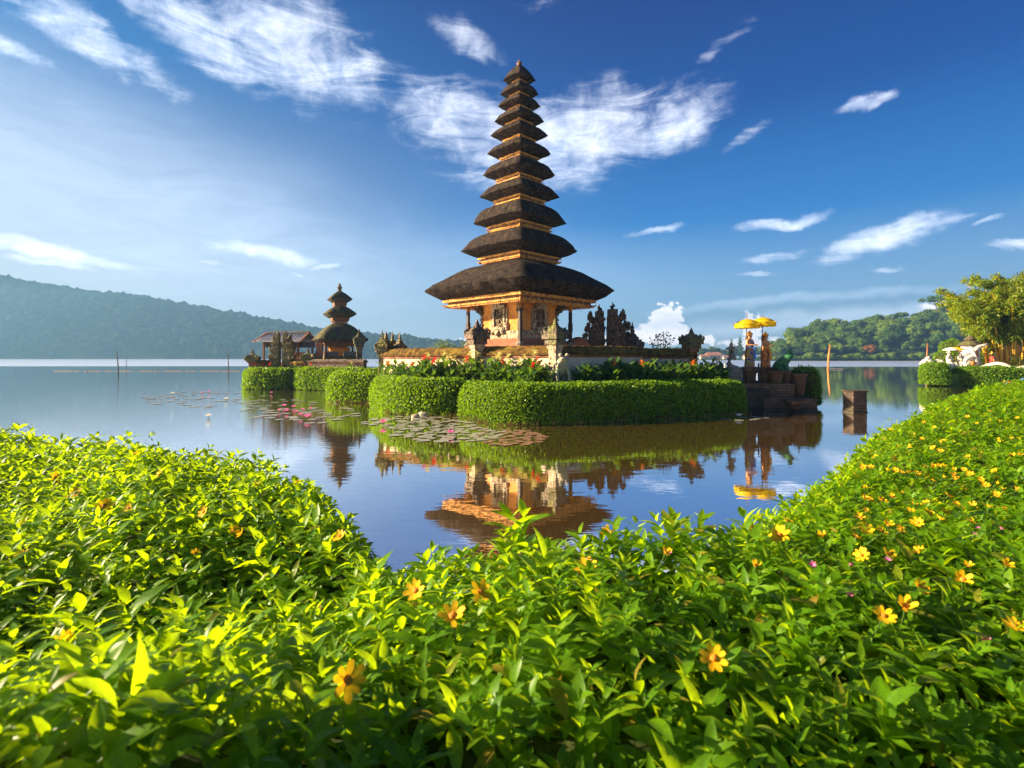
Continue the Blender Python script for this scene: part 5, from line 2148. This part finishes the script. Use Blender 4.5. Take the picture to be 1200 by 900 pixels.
p = P46(1112, 424, 49)
seated('white seated figure under the white parasol on the right bank', (p.x, p.y, 1.75), R(20), 1.15, M['white_stone'])
q = MB(); q.box((0, 0, .33), (1.3, 1.1, .66)); b_ = q.build('statue_block', M['grey_stone'], bevel=.03); b_.location = (p.x, p.y, BZ); tag(b_, 'grey block under the seated figure with the white parasol', 'block')
p2 = P46(1125.5, 424, 49)
seated('white seated figure under the yellow parasol on the right bank', (p2.x, p2.y, 1.75), R(10), 1.2, M['white_stone'])
q = MB(); q.box((0, 0, .33), (1.1, 1.1, .66)); b_ = q.build('statue_block', M['grey_stone'], bevel=.03); b_.location = (p2.x, p2.y, BZ); tag(b_, 'grey block under the seated figure with the yellow parasol', 'block')
pw = parasol('white parasol over the left seated figure on the right bank', (p.x + .35, p.y + .3, BZ), 2.35, .62, (.05, 0), m='white_cloth', fringe=False)
pw2 = parasol('yellow parasol over the right seated figure on the right bank', (p2.x - .1, p2.y + .4, BZ), 2.40, .72, (0, 0), fringe=False)
# white shrine box with thatched cap
sh = empty('garden_shrine', (P46(1137, 418, 50).x, 50, BZ), R(15), 'small white cloth-wrapped shrine with dark thatched cap on the right bank', 'shrine')
q = MB(); q.box((0, 0, .5), (.9, .9, 1.0)); q.box((0, 0, 1.1), (1.1, 1.1, .2)); q.build('base', M['grey_stone'], sh, bevel=.02)
q = MB(); q.box((0, 0, 1.85), (1.05, 1.0, 1.3)); q.build('cloth_box', M['white_cloth'], sh, bevel=.03)
q = MB(); q.box((.15, -.51, 1.75), (.3, .04, .6)); q.build('niche', M['orange_paint'], sh)
q = MB(); q.lathe((0, 0, 2.5), [(.85, 0), (.9, .08), (.55, .4), (.3, .52), (.42, .56), (.45, .62), (.2, .9), (.0, 1.0)], 12, sq=5); q.build('thatched_cap', M['thatch_small'], sh)
# serpent statue: coil and rearing neck, and its long body along the hedge
sn = empty('serpent_statue', (P46(1139, 430, 47.6).x, 47.6, 1.5), 0, 'white stone serpent with coiled ring and rearing neck above the hedge', 'statue')
q = MB()
pts = [(.62 * math.cos(a), .05 * math.sin(3 * a), .45 + .62 * math.sin(a)) for a in [R(-60 + 330 * k / 20) for k in range(21)]]
q.tube(pts, .17, 8)
q.build('coil', M['white_stone'], sn, smooth=True)
q = MB()
q.tube([(.5, 0, .1), (.3, 0, .8), (.1, 0, 1.25), (.15, 0, 1.7), (.55, 0, 1.95), (.95, -.05, 2.05), (1.35, -.08, 2.25)], [.2, .22, .2, .17, .15, .16, .07], 8)
for k in range(8):
    q.ico((-.02 + .08 * k, .0, 1.2 + .12 * k), .09, 1, (1, .5, 1.4), .3)
q.build('neck_and_head', M['white_stone'], sn, smooth=True)
q = MB()
q.ico((0, -.12, .45), .24, 2, (1, .6, 1), .3)
q.build('orange_mask', M['orange_paint'], sn)
pts, rad = [], []
for px, py, Y in ((1145, 432, 47.2), (1152, 430.5, 47), (1160, 427.5, 46.6), (1168, 426, 46.3), (1176, 427, 46), (1184, 431, 45.8), (1192, 432, 45.5), (1202, 430, 45.3), (1214, 430, 45), (1228, 431, 45)):
    pts.append(tuple(P(px, py, Y)))
    rad.append(.16)
q = MB()
q.tube(pts, rad, 8)
tag(q.build('serpent_rail', M['white_stone'], smooth=True), 'long wavy white stone serpent body lying along the right hedge top', 'rail')
# pale rocks left of the statues
random.seed(4)
for i, (px, py, s, lab) in enumerate([(1087, 426, .48, 'pale pointed rock at the left end of the right bank'), (1094, 428, .30, 'small pale rock right of the pointed one'), (1100, 427, .45, 'middle pale rock of the row on the right bank'),
                                      (1105, 433, .30, 'lowest pale rock in the gap between bush and hedge'), (1113, 430, .38, 'flat bluish-white rock below the left seated figure'), (1120, 431, .30, 'small pale rock below the yellow parasol')]):
    p = P(px, py, 47.3)
    q = MB()
    q.ico((0, 0, 0), s, 2, (1.2, 1, .9), .3, freq=1.8)
    if i == 0:
        q.ico((0, 0, s * .8), s * .5, 2, (1, 1, 1), .3, freq=1.8)
    o = q.build('pale_rock', M['white_stone'])
    o.location = p
    tag(o, lab, 'rock')
q = MB()
q.box((1.6, 0, 0), (4.6, .7, 1.2))
o = q.build('rockery_wall', M['grey_stone'], bevel=.05)
o.location = (P(1112, 430, 47.9).x, 48.1, .95)
tag(o, 'low grey stone wall holding the pale rocks of the right bank', 'wall')
# person in red top
pe = figure('person', 'person in red top standing beneath the bamboo on the right bank', (P(1163, 430, 48.6).x, 48.6, 1.1), R(80), 1.66, M['skin_paint'], M['white_cloth'], M['red_paint'], None, cat='person', arms='down', skirt=False)
q = MB()
q.lathe((0, 0, 0), [(.17, .90), (.19, 1.0), (.17, 1.2), (.21, 1.36), (.10, 1.47)], 14)
q.build('red_shirt', M['red_paint'], pe, smooth=True)
q = MB()
for sx in (-1, 1):
    q.tube([(.09 * sx, 0, .92), (.1 * sx, -.01, .48), (.1 * sx, 0, .10)], [.13, .10, .08], 8)
q.build('trousers', M['grey_stone'], pe, smooth=True)
q = MB()
q.ico((0, .02, 1.60), .11, 2, (1, 1.1, 1))
q.build('hair', M['black_paint'], pe, smooth=True)
# canoe partly in frame
cn = empty('canoe', (P(1212, 448, 39).x, 39, 0), R(4), 'red and blue canoe nosing into the picture below the right hedge', 'boat')
rings = []
for k in range(13):
    t = k / 12
    w = .42 * math.sin(math.pi * min(1, t * .98 + .01)) ** .5 + .02
    z = .50 + .22 * (2 * t - 1) ** 4
    x = -2.3 + 4.6 * t
    rings.append([(x, -w, z), (x, -w * .8, .16), (x, 0, .02 + .12 * (2 * t - 1) ** 4), (x, w * .8, .16), (x, w, z), (x, w * .9, z - .03), (x, 0, .18), (x, -w * .9, z - .03)])
q = MB(); q.loft(rings); q.build('hull', M['blue_paint'], cn, smooth=False)
q = MB()
for s_ in (0, 4):
    q.tube([Vector(r_[s_]) + Vector((0, 0, .02)) for r_ in rings], .05, 6)
q.build('gunwale', M['red_paint'], cn)
q = MB(); q.box((-.6, 0, .38), (.3, .74, .05)); q.box((.9, 0, .38), (.3, .74, .05)); q.build('thwart', M['brown_wood'], cn)
q = MB(); q.tube([(-1.5, -.1, .4), (-.9, 0, .75), (-.3, .1, .8)], [.18, .25, .2], 8); q.build('blue_tarp', M['blue_paint'], cn)

# ---- bamboo grove
def bamboo(label, loc, n, seed, hscale=1.0, spread=1.4, nleaf=16000, lean=-1.0):
    e = empty('bamboo_clump', loc, 0, label, 'bamboo')
    random.seed(seed)
    g = np.random.default_rng(seed)
    LP, LN = [], []
    first = None
    for k in range(n):
        a = random.uniform(0, 6.28)
        r = spread * math.sqrt(random.random())
        bx, by = r * math.cos(a), r * math.sin(a) * .7
        H = hscale * random.uniform(6.2, 9.4)
        dirx = bx / spread * 1.0 + random.uniform(-.5, .5) + lean * .35
        diry = by / spread + random.uniform(-.4, .4)
        pts, rad = [], []
        for i in range(11):
            t = i / 10
            bend = t ** 2.2
            pts.append((bx + dirx * (t * .9 + 2.1 * bend), by + diry * (t * .6 + 1.6 * bend), -.2 + H * (t - .22 * t ** 3)))
            rad.append(.062 * (1 - .8 * t))
        q = MB()
        q.tube(pts, rad, 6)
        for i in range(1, 8):                         # nodes
            pp = Vector(pts[i])
            q.tube([pp, pp + Vector((0, 0, .05))], rad[i] * 1.25, 6)
        q.build('culm', M['bamboo'], e)
        m = nleaf // n
        cl = []
        for _ in range(13):
            t = random.uniform(.40, 1.0)
            i = min(9, int(t * 10))
            c = Vector(pts[i]).lerp(Vector(pts[i + 1]), t * 10 - i) + Vector((random.gauss(0, .35), random.gauss(0, .35), random.gauss(0, .22)))
            cl.append((c, random.uniform(.22, .6) * (1.15 - .4 * t)))
        for _ in range(m):
            c, s = cl[int(g.integers(len(cl)))]
            d = g.normal(size=3)
            d /= np.linalg.norm(d)
            rr = s * g.random() ** .4
            LP.append((c.x + d[0] * rr * 1.2, c.y + d[1] * rr * 1.2, c.z + d[2] * rr * .7))
            LN.append(d)
    LP, LN = np.array(LP), np.array(LN)
    D = LN * .6 + g.normal(size=LN.shape) * .5
    D[:, 2] -= .45
    U = g.normal(size=LN.shape) * .5 + LN + np.array([0, 0, .6])
    v, f = scatter(card_tmpl(.16), LP, D, U, g.uniform(.22, .42, len(LP)))
    np_mesh('foliage', [(v, f, 0)], [M['bamboo_leaf']], e)
    return e


bamboo('tall yellow-stemmed bamboo clump arching over the right bank', (47.6, 50.8, BZ), 46, 5, 1.12, 2.0, 46000, -.9)
bamboo('second bamboo clump behind, dense and cut by the right picture edge', (51.5, 52.5, BZ), 32, 9, 1.38, 2.0, 34000, -.3)
# yellow stump-like dense culm bases
q = MB()
random.seed(12)
for k in range(60):
    x, y = random.uniform(45.9, 50.5), random.uniform(49.6, 51.2)
    q.tube([(x, y, BZ - .2), (x + random.uniform(-.1, .1), y, BZ + random.uniform(.9, 2.6))], random.uniform(.05, .09), 6)
tag(q.build('cut_bamboo', M['bamboo']), 'crowded golden cut bamboo stumps at the foot of the clump', 'bamboo stumps', kind='stuff')
pz = P46(1150, 420, 52)
shrub('low green undergrowth between the serpent and the bamboo', (pz.x - .6, 53.5, BZ), 3.2, 2.0, M['tree_leaf_light'], 9, 2600, .16)
pz = P46(1187, 425, 49)
shrub('brown-green low shrub at the foot of the bamboo', (pz.x + 2.2, 48.4, BZ), 5.0, .9, M['tree_leaf'], 10, 2600, .14)
pz = P46(1086, 420, 60)
shrub('small bright shrub on the bank behind the leftmost rock', (pz.x + 2, 56, BZ), 3.4, 1.9, M['tree_leaf_light'], 11, 2000, .16)

# ================================================================== FOREGROUND BANK AND GROUND COVER
shore_px = [(-420, 500), (-200, 499), (0, 506), (60, 509), (100, 515), (200, 529), (300, 549), (370, 581), (412, 616), (446, 652), (500, 648), (560, 640), (650, 640), (720, 642), (820, 642), (880, 622),
            (925, 590), (960, 565), (985, 545), (1020, 517), (1065, 492), (1105, 473), (1150, 460), (1200, 452), (1260, 447)]
TOPZ = 1.72


def ground_pt(px, py, z=TOPZ):
    Y = FPX * (EYE - z) / (py - HY)
    return ((px - HX) / FPX * Y, Y)


shore = [ground_pt(*q) for q in shore_px]
SX = np.array([s[0] for s in shore])
SY = np.array([s[1] for s in shore])
poly = shore + [(26, 16.5), (26, -1.2), (-9.5, -1.2)]
PX = np.array([p[0] for p in poly])
PY = np.array([p[1] for p in poly])


def inside(x, y):
    c = np.zeros(len(x), bool)
    n = len(PX)
    j = n - 1
    for i in range(n):
        cond = ((PY[i] > y) != (PY[j] > y)) & (x < (PX[j] - PX[i]) * (y - PY[i]) / (PY[j] - PY[i] + 1e-12) + PX[i])
        c ^= cond
        j = i
    return c


def shore_dist(x, y):
    d = np.full(len(x), 1e9)
    for i in range(len(SX) - 1):
        ax, ay, bx, by = SX[i], SY[i], SX[i + 1], SY[i + 1]
        L2 = (bx - ax) ** 2 + (by - ay) ** 2
        t = np.clip(((x - ax) * (bx - ax) + (y - ay) * (by - ay)) / L2, 0, 1)
        d = np.minimum(d, np.hypot(x - ax - t * (bx - ax), y - ay - t * (by - ay)))
    return np.where(inside(x, y), d, -d)


def cover_h(x, y, s):
    """height of the leafy surface"""
    z = TOPZ + .035 * np.sin(x * 2.1 + 1.3 * np.sin(y * 1.7)) + .035 * np.sin(y * 3.1 + x * 1.1) + .02 * np.sin(x * 6.3 + y * 5.1)
    z = z + .36 * np.exp(-(((x + .78) / .42) ** 2 + ((y - .80) / .26) ** 2))       # leafy hump close to the lens, left
    z = z + .10 * np.exp(-(((x + .1) / .7) ** 2 + ((y - 1.5) / .5) ** 2))
    z = z - .10 * np.exp(-(((x + 1.2) / .9) ** 2 + ((y - 1.75) / .35) ** 2))
    z = z - .12 * np.exp(-(((x - .2) / 1.6) ** 2 + ((y - .85) / .25) ** 2))
    z = z + .10 * np.clip((x - 3) / 8, 0, 1)
    e = np.clip((.16 - s) / .62, 0, 1.3)
    return z - 1.15 * e ** 2


def surf_normal(x, y):
    h = .03
    s0 = shore_dist(x, y)
    z0 = cover_h(x, y, s0)
    zx = cover_h(x + h, y, shore_dist(x + h, y))
    zy = cover_h(x, y + h, shore_dist(x, y + h))
    N = np.stack([-(zx - z0) / h, -(zy - z0) / h, np.ones_like(z0)], 1)
    N = N / np.linalg.norm(N, axis=1, keepdims=True)
    return z0, N, s0


# the bank itself: a soil sheet under the leaves, reaching below the water
gx = np.concatenate([np.linspace(-9.5, -3, 40), np.linspace(-2.9, 3, 80), np.linspace(3.1, 26, 130)])
gy = np.concatenate([np.linspace(-1.2, 4, 80), np.linspace(4.1, 17.5, 90)])
XX, YY = np.meshgrid(gx, gy)
xf, yf = XX.ravel(), YY.ravel()
s_ = shore_dist(xf, yf)
zf = cover_h(xf, yf, s_) - .13
zf = np.where(s_ < -.55, -.5, zf)
nx_, ny_ = len(gx), len(gy)
idx = np.arange(nx_ * ny_).reshape(ny_, nx_)
Q = np.stack([idx[:-1, :-1], idx[:-1, 1:], idx[1:, 1:], idx[1:, :-1]], -1).reshape(-1, 4)
keep = (zf[Q] > -.45).any(axis=1)
tag(np_mesh('bank_ground', [(np.stack([xf, yf, zf], 1), Q[keep], 0)], [M['underbrush']]), kind='structure')

g = np.random.default_rng(99)


def sprig_points(x0, x1, y0, y1, spacing, dmin, dmax):
    nx = int((x1 - x0) / spacing)
    ny = int((y1 - y0) / spacing)
    X, Y_ = np.meshgrid(x0 + (np.arange(nx) + .5) * spacing, y0 + (np.arange(ny) + .5) * spacing)
    x = X.ravel() + g.uniform(-.5, .5, X.size) * spacing
    y = Y_.ravel() + g.uniform(-.5, .5, X.size) * spacing
    d = np.hypot(x, y)
    # keep clear of the lens
    k = (d >= dmin) & (d < dmax) & (np.abs(x) < y * 1.12 + 1.6)
    x, y = x[k], y[k]
    s = shore_dist(x, y)
    k = s > -.50
    return x[k], y[k]


blocks = []


def sprigs(x, y, nleaf, lsize, tm, spread=1.0, hjit=.05, tall=0.0):
    if len(x) == 0:
        return
    z, N, s = surf_normal(x, y)
    n = len(x)
    ax = N + g.normal(size=(n, 3)) * .28 + np.array([0, 0, .55])
    ax /= np.linalg.norm(ax, axis=1, keepdims=True)
    sc = lsize * g.uniform(.55, 1.30, n)
    top = np.stack([x, y, z + g.normal(size=n) * hjit + tall], 1)
    a0 = g.uniform(0, 6.28, n)
    ref = np.cross(ax, np.array([.3, 1, .1]))
    ref /= np.linalg.norm(ref, axis=1, keepdims=True)
    bi = np.cross(ax, ref)
    for k in range(nleaf):
        pair = k // 2
        ang = a0 + (k % 2) * math.pi + pair * 1.57 + g.normal(size=n) * .25
        hor = ref * np.cos(ang)[:, None] + bi * np.sin(ang)[:, None]
        el = (1.45 - .45 * pair) + g.normal(size=n) * .22
        D = hor + ax * el[:, None]
        base = top - ax * (sc * (.30 * pair + .05))[:, None]
        size = sc * np.clip(.62 + .30 * pair, 0, 1.15) * g.uniform(.85, 1.15, n)
        v, f = scatter(tm, base, D, ax + g.normal(size=(n, 3)) * .12, size)
        blocks.append((v, f, 0))


near_t = leaf_tmpl(5, .205, .30, .30)
mid_t = leaf_tmpl(3, .21, .30, .30)
far_t = leaf_tmpl(2, .26, .3, .25)
x, y = sprig_points(-3.5, 4.5, -.6, 2.6, .052, .50, 2.2)
k = g.random(len(x)) < .5
sprigs(x[k], y[k], 8, .080, leaf_tmpl(5, .17, .35, .34))
sprigs(x[~k], y[~k], 8, .070, near_t)
x, y = sprig_points(-8, 8, -.6, 5.2, .055, 2.2, 4.4)
k = g.random(len(x)) < .5
sprigs(x[k], y[k], 7, .080, leaf_tmpl(3, .18, .3, .3))
sprigs(x[~k], y[~k], 7, .070, mid_t)
x, y = sprig_points(-9.4, 14, -1, 9, .075, 4.4, 8.0)
sprigs(x, y, 6, .080, mid_t)
x, y = sprig_points(2, 24, 3, 17, .105, 8.0, 26)
sprigs(x, y, 6, .10, far_t)
# behind and beside the lens, for steps to the side
x, y = g.uniform(-3, 3, 1500), g.uniform(-1.2, .3, 1500)
k = np.hypot(x, y) > .55
sprigs(x[k], y[k], 6, .085, mid_t)
# taller shoots that break the outline
tx, ty = [], []
for px, py in ((603, 648), (590, 655), (45, 520), (150, 690), (215, 700), (95, 700), (440, 672), (428, 655), (270, 690), (335, 690), (720, 660), (790, 665), (965, 600), (870, 650), (930, 760), (1040, 840), (500, 690), (690, 740)):
    a, b = ground_pt(px, py, TOPZ + .02)
    tx.append(a)
    ty.append(b)
tx, ty = np.array(tx), np.array(ty)
for dz in (0.03, .075, .11):
    sprigs(tx, ty, 4, .105, near_t, hjit=.008, tall=dz)
for dz, ls in ((.05, .15), (.12, .14), (.18, .11)):
    a, b = ground_pt(598, 655, TOPZ + .02)
    sprigs(np.array([a, a + .05]), np.array([b, b - .02]), 4, ls, near_t, hjit=.004, tall=dz)
gc = np_mesh('ground_cover', blocks, [M['cover_leaf']])
tag(gc, 'dense bright green flowering ground cover filling the near bank', 'ground cover', kind='stuff')

# unseen tree added left of frame to shade the nearest strip of bank
uu, vv = -2.75, -13.0
sx_, sy_ = -math.sin(SUN_AZ), math.cos(SUN_AZ)
tree_thing('added_shade_tree', (uu * sy_ + vv * sx_, uu * sx_ - vv * sy_, .6), 71, 10.2, 6.6, M['tree_leaf'], 'unseen leafy tree added left of the frame to shade the bank', clumps=26, nleaf=4200, leaf=.34, trunk_h=.38)
# flowers: one of each kind with its parts, then copies
def daisy(seed, r=.030, n=8, el=(.12, .45)):
    e = empty('yellow_flower', (0, 0, 0), 0, 'x', 'flower')
    blk = []
    random.seed(seed)
    for k in range(n):
        a = 2 * math.pi * k / n + random.uniform(-.1, .1)
        v, f = scatter(petal_tmpl(), np.array([(.003 * math.cos(a), .003 * math.sin(a), .0)]), np.array([(math.cos(a), math.sin(a), random.uniform(*el))]), np.array([(.01, .02, 1.0)]), np.array([r * random.uniform(.85, 1.1)]))
        blk.append((v, f, 0))
    np_mesh('petals', blk, [M['yellow_petal']], e)
    q = MB()
    q.ico((0, 0, .003), r * .26, 2, (1, 1, .6), .2)
    q.build('centre', M['flower_eye'], e)
    q = MB()
    q.tube([(0, 0, 0), (.004, 0, -.05), (.01, .004, -.11)], .0022, 6)
    q.build('stalk', M['stem'], e)
    return e


def pinkf(seed):
    e = empty('pink_flower', (0, 0, 0), 0, 'x', 'flower')
    blk = []
    random.seed(seed)
    for k in range(6):
        a = 2 * math.pi * k / 6
        broad_leaf(blk, (0, 0, 0), (math.cos(a), math.sin(a), .5), .013, .4, -.1, rows=2)
    np_mesh('petals', blk, [M['pink_petal']], e)
    q = MB()
    q.tube([(0, 0, 0), (.002, 0, -.08)], .0015, 5)
    q.build('stalk', M['stem'], e)
    return e


dz_ = [daisy(1), daisy(2, .030, 7, (-.1, .7)), daisy(3, .028, 8), daisy(4, .026, 6, (.5, 1.6)), daisy(5, .029, 9, (-.3, .3))]
dused = [False] * 5
pk = pinkf(1)
pkused = False
placed = []


def place_flower(px, py, s=1.0, label=None, group=None, pink=False, lift=.055, face=None):
    global pkused
    z = TOPZ
    for _ in range(8):
        Y = FPX * (EYE - z - lift) / (py - HY)
        X = (px - HX) / FPX * Y
        sd = shore_dist(np.array([X]), np.array([Y]))
        z = float(cover_h(np.array([X]), np.array([Y]), sd)[0])
        z = min(max(z, 1.2), 2.2)
    if pink:
        o = copy_tree(pk) if pkused else pk
        pkused = True
    else:
        i = random.randrange(5)
        o = copy_tree(dz_[i]) if dused[i] else dz_[i]
        dused[i] = True
    o.location = (X, Y, z + lift)
    tilt = face if face is not None else random.uniform(.2, .9)
    o.rotation_euler = (tilt * random.uniform(.5, 1), random.uniform(-.6, .6), random.uniform(-1, 1))
    o.scale = (s, s, s)
    o['label'] = label
    if group:
        o['group'] = group
    return o


random.seed(55)
named = [(407, 798, 1.05, 'largest orange-yellow flower low in the foreground left of centre', .95), (836, 771, .95, 'orange-yellow flower low in the foreground right of centre', .9),
         (75, 748, .75, 'blurred orange flower low at the left picture edge', 1.0), (1061, 711, 1.1, 'yellow flower left of the pair at the lower right', .8), (1128, 679, 1.1, 'yellow flower above the lower right pair', .8),
         (1035, 722, .9, 'smallest yellow flower below the lower right pair', .9), (913, 627, 1.1, 'lone yellow flower on the right shoulder of the bank', .8), (487, 692, .9, 'side-on yellow flower left of the picture middle near the water', 1.2),
         (563, 694, .9, 'flat yellow flower just right of the side-on one', 1.2), (239, 600, .9, 'yellow flower alone on the dark green left bank', 1.2), (122, 593, 1.1, 'yellow flower on the left bank nearest the left hump', 1.2),
         (187, 556, 1.0, 'yellow flower high on the left bank', 1.2), (65, 560, 1.1, 'leftmost yellow flower on the upper left bank', 1.2), (88, 577, .9, 'small yellow flower just below the leftmost ones', 1.0),
         (162, 532, .8, 'yellow flower at the crest of the left bank', 1.0), (398, 629, 1.0, 'yellow flower beside the pond at the notch', .7), (283, 630, .9, 'half hidden yellow flower at the left of the notch', 1.1),
         (687, 665, 1.2, 'bright yellow flower right of the tall middle shoot', .6), (712, 626, 1.1, 'yellow flower rising above the bank edge at centre right', .5), (530, 722, 1.0, 'small orange bud cluster below the side-on flower', .6),
         (780, 648, .8, 'yellow flower at the water edge right of centre', .7), (1188, 733, .8, 'yellow flower at the lower right picture edge', .8)]
for px, py, s, lab, fc in named:
    place_flower(px, py, s * 1.15, lab, None, face=fc, lift=.105 if py > 690 else .075)
gzone = [('yellow flowers thick on the sunlit right bank', 'small yellow flower in the thick bloom on the upper right bank', 'up', 86),
         ('yellow flowers scattered over the middle of the right bank', 'yellow flower scattered over the middle of the right bank', 'mid', 16),
         ('few yellow flowers on the left bank', 'tiny yellow flower scattered in the left bank leaves', 'left', 8)]
for grp, lab, zone, n in gzone:
    done_ = []
    while len(done_) < n:
        if zone == 'up':
            px = random.uniform(1000, 1195)
            lo = 466 + (1200 - px) * .24
            py = lo + random.random() ** 1.1 * 120
        elif zone == 'mid':
            px, py = random.uniform(860, 1195), random.uniform(545, 690)
            if py < 1125 - .56 * px:
                py += 45
        else:
            px, py = random.uniform(20, 380), random.uniform(560, 660)
        if any((px - a) ** 2 + (py - b) ** 2 < (9 if zone == 'up' else 30) ** 2 for a, b in done_):
            continue
        done_.append((px, py))
        place_flower(px, py, random.uniform(.9, 1.35) * (.74 if zone == 'up' else .72), lab, grp, face=random.uniform(.3, 1.1))
for px, py, lab in ((1141, 627, 'pink floret rightmost of the upper pair on the right bank'), (1147, 620, 'upper pink floret by the rightmost pair'), (1040, 657, 'pink floret in the middle of the right bank'), (996, 662, 'bright pink floret left of the middle one'),
                    (952, 662, 'leftmost pink floret of the right bank row'), (995, 696, 'pink floret below the row on the right bank'), (1157, 751, 'lowest pink floret near the right edge'), (783, 647, 'lilac floret at the bank edge right of centre'), (1173, 620, 'pink floret nearest the right picture edge')):
    place_flower(px, py, 1.1, lab, 'pink florets in the ground cover', True, .05)
# tidy up prototypes that were never placed
for i, o in enumerate(dz_):
    if not dused[i]:
        for c in list(o.children):
            bpy.data.objects.remove(c)
        bpy.data.objects.remove(o)
for pr in list(cprot.values()) + protos:
    if not pr[-1]:
        for c in list(pr[0].children):
            bpy.data.objects.remove(c)
        bpy.data.objects.remove(pr[0])
